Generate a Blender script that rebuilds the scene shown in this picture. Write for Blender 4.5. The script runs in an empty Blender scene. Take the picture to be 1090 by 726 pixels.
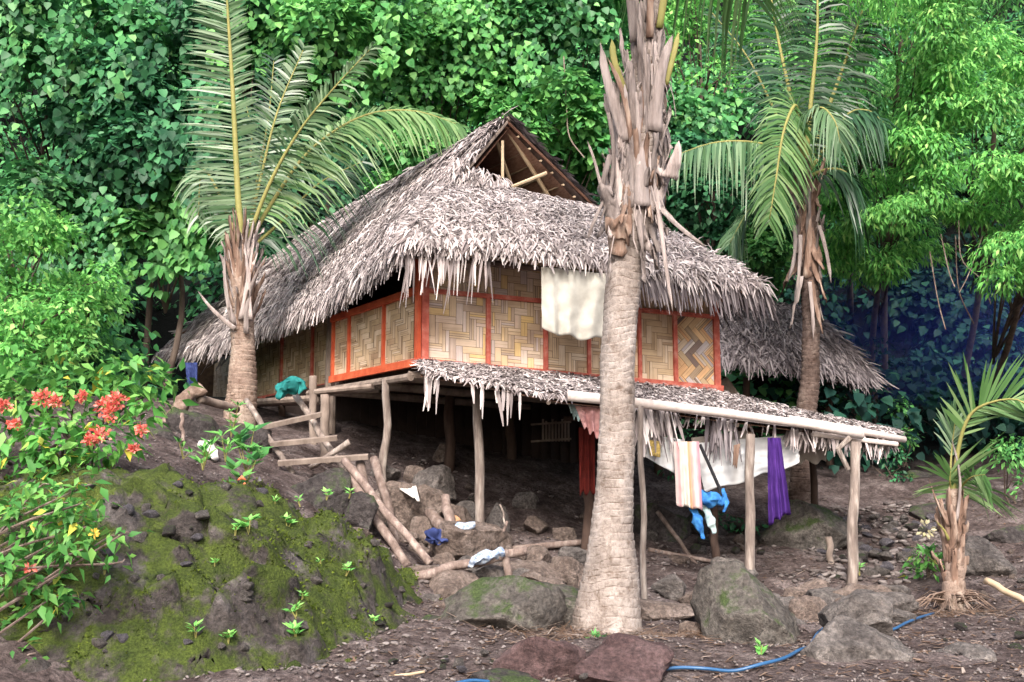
import bpy, math, random
import numpy as np
from mathutils import Vector, noise
PI = math.pi
rng = np.random.default_rng(7)
random.seed(7)
SC = bpy.context.scene
COL = SC.collection

# ------------------------------------------------------------------ camera, sky, sun, exposure
F = 1060.0; CX = 545.0; CY = 363.0; EYE = 1.5
PITCH = math.radians(7.4)
cam = bpy.data.cameras.new('camera'); camo = bpy.data.objects.new('camera', cam); COL.objects.link(camo)
camo.location = (0, 0, EYE); camo.rotation_euler = (math.radians(90) + PITCH, 0, 0)
cam.sensor_width = 36; cam.lens = 36 * F / 1090; cam.clip_start = .1; cam.clip_end = 1000
SC.camera = camo
SUN_EL, SUN_AZ = math.radians(44), math.radians(186)
w = bpy.data.worlds.new('World'); SC.world = w; w.use_nodes = True
nt = w.node_tree; bg = nt.nodes['Background']
sky = nt.nodes.new('ShaderNodeTexSky'); sky.sky_type = 'NISHITA'; sky.sun_disc = False
sky.sun_elevation = SUN_EL; sky.sun_rotation = SUN_AZ; sky.air_density = 1.0; sky.dust_density = 6.0; sky.ozone_density = .6
nt.links.new(sky.outputs[0], bg.inputs[0]); bg.inputs[1].default_value = .14
sl = bpy.data.lights.new('sun', 'SUN'); sl.energy = 1.7; sl.angle = math.radians(13); sl.color = (1, .97, .94)
so = bpy.data.objects.new('sun', sl); COL.objects.link(so); so.location = (-3, -8, 18)
sd = Vector((math.cos(SUN_EL) * math.sin(SUN_AZ), math.cos(SUN_EL) * math.cos(SUN_AZ), math.sin(SUN_EL)))
so.rotation_euler = sd.to_track_quat('Z', 'Y').to_euler()
SC.view_settings.view_transform = 'Standard'; SC.view_settings.look = 'None'
SC.view_settings.exposure = 1.33; SC.view_settings.gamma = 1.0
SC.cycles.max_bounces = 6; SC.cycles.diffuse_bounces = 3; SC.cycles.transmission_bounces = 4; SC.cycles.volume_bounces = 0

def P(px, py, Y):
    a = (px - CX) / F; b = (CY - py) / F
    dy = math.cos(PITCH) - b * math.sin(PITCH); dz = math.sin(PITCH) + b * math.cos(PITCH)
    k = Y / dy
    return np.array([a * k, Y, EYE + dz * k])
def proj(p):
    x, y, z = p[0], p[1], p[2] - EYE
    dep = y * math.cos(PITCH) + z * math.sin(PITCH); up = z * math.cos(PITCH) - y * math.sin(PITCH)
    return CX + F * x / dep, CY - F * up / dep

# ------------------------------------------------------------------ object helpers
ORG = {}
def tag(o, label=None, cat=None, group=None, kind=None):
    if label: o['label'] = label
    if cat: o['category'] = cat
    if group: o['group'] = group
    if kind: o['kind'] = kind
    return o
def thing(name, label, cat, loc, group=None):
    o = bpy.data.objects.new(name, None); COL.objects.link(o); o.location = [float(v) for v in loc]
    o.empty_display_size = .2
    ORG[o] = np.array(loc, float)
    return tag(o, label, cat, group)
def mesh_obj(name, V, Fc, m, parent=None, smooth=False, label=None, cat=None, group=None, kind=None):
    V = np.asarray(V, float).reshape(-1, 3)
    if parent is not None: org = ORG[parent]
    else:
        org = np.array([(V[:, 0].min() + V[:, 0].max()) / 2, (V[:, 1].min() + V[:, 1].max()) / 2, V[:, 2].min()])
    me = bpy.data.meshes.new(name)
    if isinstance(Fc, np.ndarray):
        Vl = V - org; n, k = Fc.shape
        me.vertices.add(len(Vl)); me.vertices.foreach_set('co', Vl.astype(np.float32).ravel())
        me.loops.add(n * k); me.loops.foreach_set('vertex_index', Fc.astype(np.int32).ravel())
        me.polygons.add(n); me.polygons.foreach_set('loop_start', np.arange(0, n * k, k, dtype=np.int32))
        me.polygons.foreach_set('loop_total', np.full(n, k, dtype=np.int32))
        me.update(calc_edges=True)
    else:
        me.from_pydata((V - org).tolist(), [], [list(map(int, f)) for f in Fc])
    me.materials.append(m)
    if smooth: me.polygons.foreach_set('use_smooth', [True] * len(me.polygons))
    o = bpy.data.objects.new(name, me); COL.objects.link(o)
    ORG[o] = org
    if parent is None: o.location = org.tolist()
    else: o.parent = parent
    return tag(o, label, cat, group, kind)

class MB:
    def __init__(s): s.v = []; s.f = []; s.n = 0
    def add(s, V, Fc):
        V = np.asarray(V, float); s.v.append(V)
        for f in Fc: s.f.append([i + s.n for i in f])
        s.n += len(V)
    def tube(s, pts, rad, seg=8, cap=True):
        pts = [np.asarray(p, float) for p in pts]; n = len(pts)
        if not hasattr(rad, '__len__'): rad = [rad] * n
        T = [pts[min(i + 1, n - 1)] - pts[max(i - 1, 0)] for i in range(n)]
        T = [t / (np.linalg.norm(t) + 1e-9) for t in T]
        a = np.array([0, 0, 1.]) if abs(T[0][2]) < .9 else np.array([1., 0, 0])
        A = np.cross(T[0], a); A /= np.linalg.norm(A); V = []
        for i in range(n):
            A = A - T[i] * A.dot(T[i]); A /= np.linalg.norm(A); B = np.cross(T[i], A)
            for k in range(seg):
                th = 2 * PI * k / seg
                V.append(pts[i] + rad[i] * (math.cos(th) * A + math.sin(th) * B))
        Fc = [(i * seg + k, i * seg + (k + 1) % seg, (i + 1) * seg + (k + 1) % seg, (i + 1) * seg + k) for i in range(n - 1) for k in range(seg)]
        if cap: Fc += [tuple(range(seg))[::-1], tuple((n - 1) * seg + k for k in range(seg))]
        s.add(V, Fc); return s
    def beam(s, a, b, w, h, up=(0, 0, 1)):          # rectangular bar from a to b
        a = np.asarray(a, float); b = np.asarray(b, float); t = b - a; t /= np.linalg.norm(t)
        sd = np.cross(t, up); sd /= np.linalg.norm(sd); u = np.cross(sd, t)
        V = [p + sx * sd * w / 2 + sz * u * h / 2 for p in (a, b) for sx, sz in ((-1, -1), (1, -1), (1, 1), (-1, 1))]
        s.add(V, [(0, 1, 2, 3), (7, 6, 5, 4), (0, 4, 5, 1), (1, 5, 6, 2), (2, 6, 7, 3), (3, 7, 4, 0)]); return s
    def ribbon(s, pts, wid, wv, thick=0):           # ribbon with width vector wv (per point or one)
        pts = [np.asarray(p, float) for p in pts]; n = len(pts)
        V = []
        for i in range(n):
            wvi = wv[i] if isinstance(wv, list) else wv
            wi = wid[i] if hasattr(wid, '__len__') else wid
            V += [pts[i] - wvi * wi / 2, pts[i] + wvi * wi / 2]
        if thick:
            t = np.gradient(np.array(pts), axis=0); nn = np.cross(t, wv if not isinstance(wv, list) else np.array(wv)); nn /= np.linalg.norm(nn, axis=1)[:, None] + 1e-9
            V2 = [V[j] - nn[j // 2] * thick for j in range(2 * n)]
            Fc = []
            for i in range(n - 1):
                a, b, c, d = 2 * i, 2 * i + 1, 2 * i + 3, 2 * i + 2; o = 2 * n
                Fc += [(a, b, c, d), (a + o, d + o, c + o, b + o), (a, d, d + o, a + o), (b, b + o, c + o, c)]
            Fc += [(0, 2 * n, 2 * n + 1, 1), (2 * n - 2, 2 * n - 1, 4 * n - 1, 4 * n - 2)]
            s.add(V + V2, Fc)
        else: s.add(V, [(2 * i, 2 * i + 1, 2 * i + 3, 2 * i + 2) for i in range(n - 1)])
        return s
    def grid(s, fn, nu, nv):
        V = [fn(i / nu, j / nv) for i in range(nu + 1) for j in range(nv + 1)]
        s.add(V, [(i * (nv + 1) + j, (i + 1) * (nv + 1) + j, (i + 1) * (nv + 1) + j + 1, i * (nv + 1) + j + 1) for i in range(nu) for j in range(nv)]); return s
    def build(s, name, m, parent=None, **k):
        return mesh_obj(name, np.concatenate(s.v), s.f, m, parent, **k)

def nrm(v): v = np.asarray(v, float); return v / (np.linalg.norm(v, axis=-1, keepdims=True) + 1e-9)
def polyline(pts, t):                                 # t array in 0..1 along control points
    pts = np.asarray(pts, float); n = len(pts) - 1; t = np.asarray(t) * n
    i = np.clip(t.astype(int), 0, n - 1); f = (t - i)[..., None]
    return pts[i] * (1 - f) + pts[i + 1] * f
def smooth_curve(pts, n):                             # Catmull-Rom
    pts = [np.asarray(p, float) for p in pts]; Pp = [2 * pts[0] - pts[1]] + pts + [2 * pts[-1] - pts[-2]]; out = []
    for j in range(n):
        t = j / (n - 1) * (len(pts) - 1); i = min(int(t), len(pts) - 2); u = t - i
        a, b, c, d = Pp[i:i + 4]
        out.append(.5 * (2 * b + (c - a) * u + (2 * a - 5 * b + 4 * c - d) * u * u + (3 * b - a - 3 * c + d) * u ** 3))
    return np.array(out)

# ------------------------------------------------------------------ materials
def newmat(name):
    m = bpy.data.materials.new(name); m.use_nodes = True; nt = m.node_tree
    return m, nt, nt.nodes['Principled BSDF'], nt.nodes['Material Output']
def ramp(nt, src, cols):
    r = nt.nodes.new('ShaderNodeValToRGB'); e = r.color_ramp.elements
    while len(e) < len(cols): e.new(.5)
    for i, (p, c) in enumerate(cols): e[i].position = p; e[i].color = (*c, 1)
    nt.links.new(src, r.inputs[0]); return r.outputs[0]
def noise_n(nt, scale, detail=4, stretch=(1, 1, 1), rough=.55):
    tc = nt.nodes.new('ShaderNodeTexCoord'); mp = nt.nodes.new('ShaderNodeMapping'); mp.inputs['Scale'].default_value = stretch
    n = nt.nodes.new('ShaderNodeTexNoise'); n.inputs['Scale'].default_value = scale; n.inputs['Detail'].default_value = detail; n.inputs['Roughness'].default_value = rough
    nt.links.new(tc.outputs['Object'], mp.inputs[0]); nt.links.new(mp.outputs[0], n.inputs[0]); return n.outputs['Fac']
def mix(nt, fac, a, b, mode='MIX'):
    x = nt.nodes.new('ShaderNodeMix'); x.data_type = 'RGBA'; x.blend_type = mode
    if isinstance(fac, float): x.inputs[0].default_value = fac
    else: nt.links.new(fac, x.inputs[0])
    for k, v in ((6, a), (7, b)):
        if isinstance(v, tuple): x.inputs[k].default_value = (*v, 1)
        else: nt.links.new(v, x.inputs[k])
    return x.outputs[2]
def math_n(nt, op, a, b=0.):
    x = nt.nodes.new('ShaderNodeMath'); x.operation = op
    for k, v in ((0, a), (1, b)):
        if isinstance(v, (int, float)): x.inputs[k].default_value = v
        else: nt.links.new(v, x.inputs[k])
    return x.outputs[0]
def bump(nt, h, strength, dist=.02):
    b = nt.nodes.new('ShaderNodeBump'); b.inputs['Strength'].default_value = strength; b.inputs['Distance'].default_value = dist
    nt.links.new(h, b.inputs['Height']); return b.outputs[0]
def island(nt):
    return nt.nodes.new('ShaderNodeNewGeometry').outputs['Random Per Island']
def mat_noise(name, c1, c2, scale=8, rough=.85, stretch=(1, 1, 1), bmp=.4, c3=None, bscale=None, spec=.2, isl=None):
    m, nt, pb, out = newmat(name)
    n = noise_n(nt, scale, 6, stretch, .6)
    cols = [(.3, c1), (.7, c2)] if c3 is None else [(.25, c1), (.5, c2), (.75, c3)]
    c = ramp(nt, n, cols)
    if isl: c = mix(nt, 1.0, c, ramp(nt, nt.nodes.new('ShaderNodeObjectInfo').outputs['Random'], [(0, (isl[0],) * 3), (1, (isl[1],) * 3)]), 'MULTIPLY')
    nt.links.new(c, pb.inputs['Base Color']); pb.inputs['Roughness'].default_value = rough; pb.inputs['Specular IOR Level'].default_value = spec
    if bmp:
        n2 = noise_n(nt, bscale or scale * 3, 6, stretch, .65); nt.links.new(bump(nt, n2, bmp), pb.inputs['Normal'])
    return m
def mat_island(name, cols, rough=.8, spec=.2, nscale=6, namt=(.7, 1.15), transl=0, nstretch=(1, 1, 1)):
    m, nt, pb, out = newmat(name)
    if name in ('leaf_mid', 'leaf_bright', 'leaf_shrub', 'leaf_vine'): cols = [(p_, (k_[0] * (1.15 if name == 'leaf_vine' else 1.15), k_[1] * 1.06, k_[2] * .95)) for p_, k_ in cols]
    c = ramp(nt, island(nt), cols)
    n = noise_n(nt, nscale, 5, nstretch, .6)
    if name.startswith('leaf'): namt = (namt[0] * 1.2, namt[1] * 1.5); rough += .08; spec *= .6
    c = mix(nt, 1.0, c, ramp(nt, n, [(.3, (namt[0],) * 3), (.7, (namt[1],) * 3)]), 'MULTIPLY')
    nt.links.new(c, pb.inputs['Base Color']); pb.inputs['Roughness'].default_value = rough; pb.inputs['Specular IOR Level'].default_value = spec
    if transl:
        t = nt.nodes.new('ShaderNodeBsdfTranslucent'); nt.links.new(c, t.inputs[0]); ms = nt.nodes.new('ShaderNodeMixShader'); ms.inputs[0].default_value = transl
        nt.links.new(pb.outputs[0], ms.inputs[1]); nt.links.new(t.outputs[0], ms.inputs[2]); nt.links.new(ms.outputs[0], out.inputs[0])
    return m
M = {}
M['leaf_vine'] = mat_island('leaf_vine', [(0, (.018, .085, .038)), (.5, (.04, .165, .062)), (.85, (.07, .25, .09)), (1, (.15, .36, .13))], .38, .45, .35, (.6, 1.3), .25)
M['leaf_deep'] = mat_island('leaf_deep', [(0, (.012, .055, .028)), (.6, (.028, .12, .05)), (1, (.06, .21, .085))], .42, .4, .35, (.6, 1.3), .2)
M['leaf_mid'] = mat_island('leaf_mid', [(0, (.03, .125, .042)), (.5, (.065, .23, .07)), (1, (.14, .36, .11))], .4, .4, .4, (.65, 1.3), .3)
M['leaf_bright'] = mat_island('leaf_bright', [(0, (.04, .16, .045)), (.5, (.09, .30, .075)), (.9, (.17, .43, .12)), (1, (.28, .5, .17))], .4, .4, .5, (.7, 1.25), .35)
M['leaf_shrub'] = mat_island('leaf_shrub', [(0, (.03, .12, .03)), (.5, (.06, .21, .05)), (.95, (.14, .32, .08)), (1, (.4, .34, .05))], .38, .45, .8, (.7, 1.25), .35)
M['frond'] = mat_island('frond', [(0, (.045, .10, .045)), (.5, (.10, .19, .085)), (1, (.22, .32, .19))], .35, .5, 1.2, (.75, 1.3), .3)
M['frond_dark'] = mat_island('frond_dark', [(0, (.014, .045, .024)), (.5, (.028, .08, .038)), (1, (.06, .14, .065))], .38, .45, 1.0, (.7, 1.3), .25)
M['frond_lime'] = mat_island('frond_lime', [(0, (.06, .15, .04)), (.5, (.12, .25, .08)), (1, (.25, .38, .16))], .4, .45, 1.2, (.75, 1.25), .4)
M['rachis'] = mat_noise('rachis', (.19, .20, .06), (.28, .25, .09), 6, .6, (1, 1, 1), .2)
M['rachis_dry'] = mat_noise('rachis_dry', (.30, .22, .16), (.45, .38, .32), 6, .8, (1, 1, 1), .3)
M['thatch'] = mat_island('thatch', [(0, (.09, .075, .075)), (.3, (.28, .24, .24)), (.75, (.5, .45, .45)), (1, (.72, .66, .64))],   .85, .15, 1.7, (.6, 1.3), .12)
M['thatch_dark'] = mat_island('thatch_dark', [(0, (.06, .05, .055)), (.5, (.15, .13, .14)), (1, (.30, .27, .28))], .85, .15, 5, (.7, 1.2), .1)
M['thatch_base'] = mat_noise('thatch_base', (.10, .08, .075), (.22, .185, .18), 14, .9, (1, 1, 1), .6)
M['thatch_under'] = mat_noise('thatch_under', (.07, .035, .025), (.15, .08, .055), 9, .9, (1, 1, 6), .5)
M['bamboo'] = mat_noise('bamboo', (.34, .25, .16), (.5, .4, .28), 5, .6, (1, 1, 1), .2, isl=(.75, 1.15))
M['pole_pale'] = mat_noise('pole_pale', (.42, .34, .31), (.62, .55, .52), 5, .7, (1, 1, 1), .35, c3=(.5, .42, .38))
M['pole'] = mat_noise('pole', (.09, .07, .062), (.22, .18, .16), 16, .9, (1, 1, .16), .9, c3=(.48, .43, .39), bscale=40, isl=(.75, 1.1))
M['log'] = mat_noise('log', (.10, .072, .062), (.22, .165, .145), 14, .9, (1, 1, .5), .9, c3=(.42, .35, .315), bscale=45, isl=(.7, 1.1))
M['wood_dark'] = mat_noise('wood_dark', (.035, .022, .018), (.09, .06, .048), 8, .85, (1, 1, .3), .5)
M['grey_wood'] = mat_noise('grey_wood', (.13, .10, .085), (.30, .245, .21), 8, .85, (1, 1, .4), .5)
M['cut_wood'] = mat_noise('cut_wood', (.40, .22, .12), (.55, .34, .2), 12, .8)
M['red_paint'] = mat_noise('red_paint', (.25, .05, .035), (.42, .10, .07), 9, .7, (1, 1, 1), .3, c3=(.50, .24, .19), bscale=30, spec=.3)
M['orange_paint'] = mat_noise('orange_paint', (.36, .055, .025), (.50, .095, .04), 4, .55, (1, 1, 1), .3, c3=(.60, .17, .08), bscale=30, spec=.3)
M['mat_backing'] = mat_noise('mat_backing', (.05, .03, .02), (.12, .08, .05), 10)
M['dark_inside'] = mat_noise('dark_inside', (.02, .014, .013), (.04, .028, .024), 4)  # near black: shade under hut and shed put into the plank colour
def mat_weave(name, cols):
    m, nt, pb, out = newmat(name)
    c = ramp(nt, island(nt), cols)
    tc = nt.nodes.new('ShaderNodeUVMap'); mp = nt.nodes.new('ShaderNodeMapping'); mp.inputs['Scale'].default_value = (1.2, 30, 1)
    n = nt.nodes.new('ShaderNodeTexNoise'); n.inputs['Scale'].default_value = 2; n.inputs['Detail'].default_value = 3
    nt.links.new(tc.outputs[0], mp.inputs[0]); nt.links.new(mp.outputs[0], n.inputs[0])
    c = mix(nt, 1.0, c, ramp(nt, n.outputs[0], [(.32, (.74, .72, .7)), (.45, (.97, .97, .97)), (.7, (1.1, 1.1, 1.1))]), 'MULTIPLY')
    n2 = noise_n(nt, 1.6, 4); c = mix(nt, 1.0, c, ramp(nt, n2, [(.35, (.58, .53, .50)), (.62, (.95, .93, .92))]), 'MULTIPLY')
    nt.links.new(c, pb.inputs['Base Color']); pb.inputs['Roughness'].default_value = .55; pb.inputs['Specular IOR Level'].default_value = .3
    nt.links.new(bump(nt, n.outputs[0], .3, .005), pb.inputs['Normal']); return m
M['weave'] = mat_weave('weave', [(0, (.52, .42, .36)), (.25, (.64, .50, .34)), (.5, (.70, .58, .50)), (.7, (.78, .58, .27)), (.85, (.76, .64, .52)), (1, (.60, .53, .54))])
M['weave_old'] = mat_weave('weave_old', [(0, (.42, .30, .20)), (.3, (.56, .42, .26)), (.6, (.62, .48, .33)), (1, (.70, .58, .44))])
M['weave_diag'] = mat_weave('weave_diag', [(0, (.18, .13, .12)), (.2, (.55, .42, .25)), (.45, (.62, .35, .17)), (.65, (.65, .5, .3)), (.85, (.4, .36, .38)), (1, (.62, .57, .52))])
def trunk_mat(name, c1, c2, c3, ring=60):
    m, nt, pb, out = newmat(name)
    n = noise_n(nt, 3.0, 7, (1, 1, .7), .7); n3 = noise_n(nt, 30, 6, (1, 1, .7), .75); n4 = noise_n(nt, 9, 6, (1, 1, 1), .75)
    at = nt.nodes.new('ShaderNodeAttribute'); at.attribute_name = 'scar'
    c = ramp(nt, n, [(.3, c1), (.5, c2), (.7, c3)])
    c = mix(nt, 1.0, c, ramp(nt, at.outputs['Fac'], [(0, (1.05, 1.05, 1.05)), (.3, (.95, .94, .93)), (1, (.33, .27, .24))]), 'MULTIPLY')
    c = mix(nt, 1.0, c, ramp(nt, n3, [(.3, (.5, .46, .43)), (.52, (1.03, 1.03, 1.03))]), 'MULTIPLY')
    c = mix(nt, 1.0, c, ramp(nt, n4, [(.34, (.6, .54, .5)), (.47, (1, 1, 1)), (.68, (1.15, 1.16, 1.17))]), 'MULTIPLY')
    nt.links.new(c, pb.inputs['Base Color']); pb.inputs['Roughness'].default_value = .9; pb.inputs['Specular IOR Level'].default_value = .12
    nt.links.new(bump(nt, math_n(nt, 'ADD', n3, n4), .8, .015), pb.inputs['Normal']); return m
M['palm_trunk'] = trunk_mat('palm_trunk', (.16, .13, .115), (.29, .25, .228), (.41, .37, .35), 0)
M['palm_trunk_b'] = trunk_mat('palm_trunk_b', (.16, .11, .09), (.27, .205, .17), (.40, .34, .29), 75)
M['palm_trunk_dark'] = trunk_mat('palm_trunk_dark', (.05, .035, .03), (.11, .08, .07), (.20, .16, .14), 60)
M['sheath'] = mat_noise('sheath', (.13, .10, .09), (.36, .305, .29), 13, .9, (1, 1, .13), 1.0, c3=(.52, .455, .44), bscale=40, isl=(.5, 1.15))
M['sheath_brown'] = mat_noise('sheath_brown', (.07, .04, .028), (.23, .15, .115), 12, .9, (1, 1, .15), 1.0, c3=(.46, .37, .31), bscale=25, isl=(.7, 1.1))
M['bark'] = mat_noise('bark', (.05, .035, .03), (.14, .11, .09), 8, .9, (1, 1, .3), .6)
def cloth(name, c1, c2, scale=5):
    m = mat_noise(name, c1, c2, scale, .9, (1, 1, 1), .1, spec=.1); return m
M['cloth_white'] = cloth('cloth_white', (.36, .34, .30), (.58, .57, .52), 3)
M['cloth_sheet'] = cloth('cloth_sheet', (.42, .43, .45), (.58, .59, .6), 3)
M['tarp_grey'] = cloth('tarp_grey', (.30, .27, .25), (.42, .38, .35), 3)
M['cloth_purple'] = cloth('cloth_purple', (.035, .013, .11), (.075, .03, .19), 5)
M['cloth_red'] = cloth('cloth_red', (.05, .008, .007), (.10, .013, .010), 6)
M['cloth_teal'] = cloth('cloth_teal', (.012, .10, .10), (.03, .22, .21), 6)
M['cloth_pink'] = cloth('cloth_pink', (.45, .22, .22), (.55, .33, .32), 6)
M['cloth_paleblue'] = cloth('cloth_paleblue', (.25, .36, .38), (.4, .5, .5), 6)
M['cloth_blue'] = cloth('cloth_blue', (.015, .08, .30), (.06, .24, .50), 14)
M['cloth_navy'] = cloth('cloth_navy', (.02, .03, .10), (.05, .07, .2), 6)
M['black_strap'] = cloth('black_strap', (.015, .015, .017), (.03, .03, .035), 6)
M['paper'] = cloth('paper', (.42, .40, .38), (.56, .54, .52), 6)
M['patch'] = mat_noise('patch', (.12, .09, .04), (.55, .40, .12), 45, .8)
M['hose'] = mat_noise('hose', (.015, .07, .17), (.035, .12, .27), 3, .4, spec=.5, bmp=0)
M['flower'] = mat_island('flower', [(0, (.62, .10, .08)), (.6, (.74, .20, .16)), (1, (.8, .36, .30))], .6, .2, 5, (.85, 1.15), .3)
M['flower_yellow'] = mat_island('flower_yellow', [(0, (.7, .45, .05)), (1, (.8, .6, .15))], .6, .2, 5, (.85, 1.15), .3)
M['blossom'] = mat_island('blossom', [(0, (.6, .55, .3)), (1, (.75, .7, .5))], .6, .2, 5, (.85, 1.15), .3)
M['print_bag'] = mat_noise('print_bag', (.05, .12, .30), (.6, .66, .7), 30, .6, bmp=.1)
M['orange_pile'] = mat_noise('orange_pile', (.45, .09, .03), (.62, .22, .12), 20, .7)
# striped towel
m, nt, pb, out = newmat('towel_stripes')
tc = nt.nodes.new('ShaderNodeUVMap'); sx = nt.nodes.new('ShaderNodeSeparateXYZ'); nt.links.new(tc.outputs[0], sx.inputs[0])
c = ramp(nt, sx.outputs[0], [(0, (.50, .42, .40)), (.16, (.40, .20, .21)), (.26, (.52, .47, .43)), (.50, (.53, .49, .43)), (.58, (.45, .25, .12)), (.68, (.50, .33, .31)), (.80, (.52, .46, .44)), (.93, (.38, .2, .24))])
nt.links.new(c, pb.inputs['Base Color']); pb.inputs['Roughness'].default_value = .95; M['towel'] = m
# rock / ground
def mat_rock(name, c1, c2, c3, moss=None, mamt=.5, mscale=2.2):
    m, nt, pb, out = newmat(name)
    n = noise_n(nt, 3.0, 8, (1, 1, 1), .65); nf = noise_n(nt, 28, 6, (1, 1, 1), .7)
    c = ramp(nt, n, [(.3, c1), (.5, c2), (.7, c3)])
    c = mix(nt, 1.0, c, ramp(nt, nf, [(.3, (.4, .4, .4)), (.52, (1.0, 1.0, 1.0)), (.68, (1.5, 1.47, 1.45))]), 'MULTIPLY')
    nb = noise_n(nt, 9, 6, (1, 1, 1), .75); c = mix(nt, 1.0, c, ramp(nt, nb, [(.38, (.62, .6, .6)), (.56, (1.08, 1.08, 1.08))]), 'MULTIPLY')
    h = math_n(nt, 'ADD', nf, math_n(nt, 'MULTIPLY', nb, 2.0))
    if moss:
        g = nt.nodes.new('ShaderNodeNewGeometry'); sx = nt.nodes.new('ShaderNodeSeparateXYZ'); nt.links.new(g.outputs['Normal'], sx.inputs[0])
        mn = noise_n(nt, mscale, 7, (1, 1, 1), .7)
        fac = math_n(nt, 'ADD', math_n(nt, 'MULTIPLY', sx.outputs[2], .14), mn)
        fm = ramp(nt, fac, [(mamt - .06, (0, 0, 0)), (mamt + .05, (1, 1, 1))])
        mc = ramp(nt, noise_n(nt, 6, 5, (1, 1, 1), .7), [(.3, moss[0]), (.7, moss[1])])
        mc = mix(nt, 1.0, mc, ramp(nt, noise_n(nt, 60, 3), [(.3, (.5, .5, .5)), (.65, (1.25, 1.25, 1.25))]), 'MULTIPLY')
        c = mix(nt, fm, c, mc)
    nt.links.new(c, pb.inputs['Base Color']); pb.inputs['Roughness'].default_value = .85; pb.inputs['Specular IOR Level'].default_value = .25
    nt.links.new(bump(nt, h, .9, .04), pb.inputs['Normal']); return m
MOSS = ((.028, .044, .009), (.088, .122, .02)); MOSSD = ((.03, .05, .02), (.07, .10, .035))
M['rock'] = mat_rock('rock', (.07, .062, .06), (.15, .135, .128), (.28, .255, .24))
M['rock_warm'] = mat_rock('rock_warm', (.10, .075, .065), (.19, .15, .13), (.30, .25, .225))
M['rock_red'] = mat_rock('rock_red', (.06, .035, .035), (.11, .07, .07), (.18, .125, .125))
M['rock_mossy'] = mat_rock('rock_mossy', (.055, .05, .046), (.13, .118, .108), (.25, .235, .215), MOSSD, .635, 3)
M['rock_dark'] = mat_rock('rock_dark', (.04, .034, .034), (.075, .066, .066), (.13, .12, .12), MOSSD, .62, 3)
M['rock_blue'] = mat_rock('rock_blue', (.08, .075, .085), (.14, .13, .15), (.22, .21, .24))
M['mound'] = mat_rock('mound', (.03, .025, .025), (.07, .06, .058), (.15, .135, .135), MOSS, .55, 2.6)
M['soil'] = mat_rock('soil', (.055, .041, .039), (.118, .093, .09), (.225, .19, .185))
M['soil'].node_tree.nodes['Principled BSDF'].inputs['Specular IOR Level'].default_value = .08
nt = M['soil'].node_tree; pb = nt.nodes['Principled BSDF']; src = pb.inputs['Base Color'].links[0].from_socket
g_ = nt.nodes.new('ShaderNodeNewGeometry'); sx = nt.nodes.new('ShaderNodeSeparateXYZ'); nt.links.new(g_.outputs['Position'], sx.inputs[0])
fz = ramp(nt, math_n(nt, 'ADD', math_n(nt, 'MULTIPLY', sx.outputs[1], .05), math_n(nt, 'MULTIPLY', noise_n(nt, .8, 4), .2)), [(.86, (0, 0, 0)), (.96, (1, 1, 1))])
nt.links.new(mix(nt, fz, src, (.004, .005, .005)), pb.inputs['Base Color'])  # far slope goes near black, jungle shade put into the soil colour
M['hill_soil'] = mat_noise('hill_soil', (.012, .015, .008), (.03, .03, .018), 2, .95)

M['thatch_under_lit'] = mat_noise('thatch_under_lit', (.24, .13, .09), (.42, .26, .19), 9, .9, (1, 1, 6), .5)  # paler copy of the roof underside, light in the gable put into colour
M['moss'] = mat_island('moss', [(0, (.028, .045, .009)), (.5, (.07, .10, .017)), (1, (.13, .17, .03))], .95, 0, 2.5, (.7, 1.3), .2)
M['stump'] = mat_noise('stump', (.07, .045, .035), (.17, .12, .095), 10, .9, (1, 1, 1), 1.0, c3=(.34, .27, .23), bscale=30)
M['leaf_shade'] = mat_island('leaf_shade', [(0, (.003, .012, .012)), (.6, (.007, .03, .024)), (1, (.015, .055, .035))], .5, .2, .35, (.6, 1.3), .15)  # leaf greens darkened, shade of the right hollow put into the colour
# ------------------------------------------------------------------ ground
GP = [(545,726,7),(200,720,7.1),(900,726,7),(1090,726,7),(640,668,9.3),(760,690,8.2),(850,690,8.2),(1000,690,8.2),(905,632,11.6),
      (798,619,11.8),(680,658,10.3),(1015,642,10.6),(1090,620,11),(510,592,12),(410,522,12.6),(560,602,11.5),(620,612,11.3),(430,640,9.6),
      (440,610,10.6),(600,530,14.5),(500,500,14.5),(420,480,14.5),(480,465,16),(640,500,15.5),(780,560,14),(860,545,14.5),(960,540,14.5),(900,490,17),
      (1050,500,16),(1090,450,20),(700,470,17),(257,454,14.3),(330,500,12.3),(200,440,14),(100,430,13),(0,430,13),(300,430,17),(215,425,21),(340,560,10.6),
      (250,500,11),(100,500,9.5),(0,500,9),(20,620,7.6)]
GX = np.array([P(*g) for g in GP])
GX = np.vstack([GX, [[-12, 8, 1.2], [-14, 16, 2.6], [12, 8, .2], [14, 14, 1.0], [0, 3, -.05], [-8, 3, .0], [8, 3, -.05], [0, -10, -.1], [-25, 0, .3], [25, 0, 0], [12, 20, 2.2], [0, 20, 2.4], [-5, 24, 2.7], [25, 22, 2.5], [-25, 22, 3], [0, -40, -.2], [-60, 20, 3], [60, 20, 2]]])
_d = np.hypot(GX[:, None, 0] - GX[None, :, 0], GX[:, None, 1] - GX[None, :, 1])
_n = len(GX); _A = np.zeros((_n + 1, _n + 1)); _A[:_n, :_n] = -_d - .25 * np.eye(_n) * 0.6; _A[:_n, _n] = 1; _A[_n, :_n] = 1
_W = np.linalg.solve(_A, np.append(GX[:, 2], 0))
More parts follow.
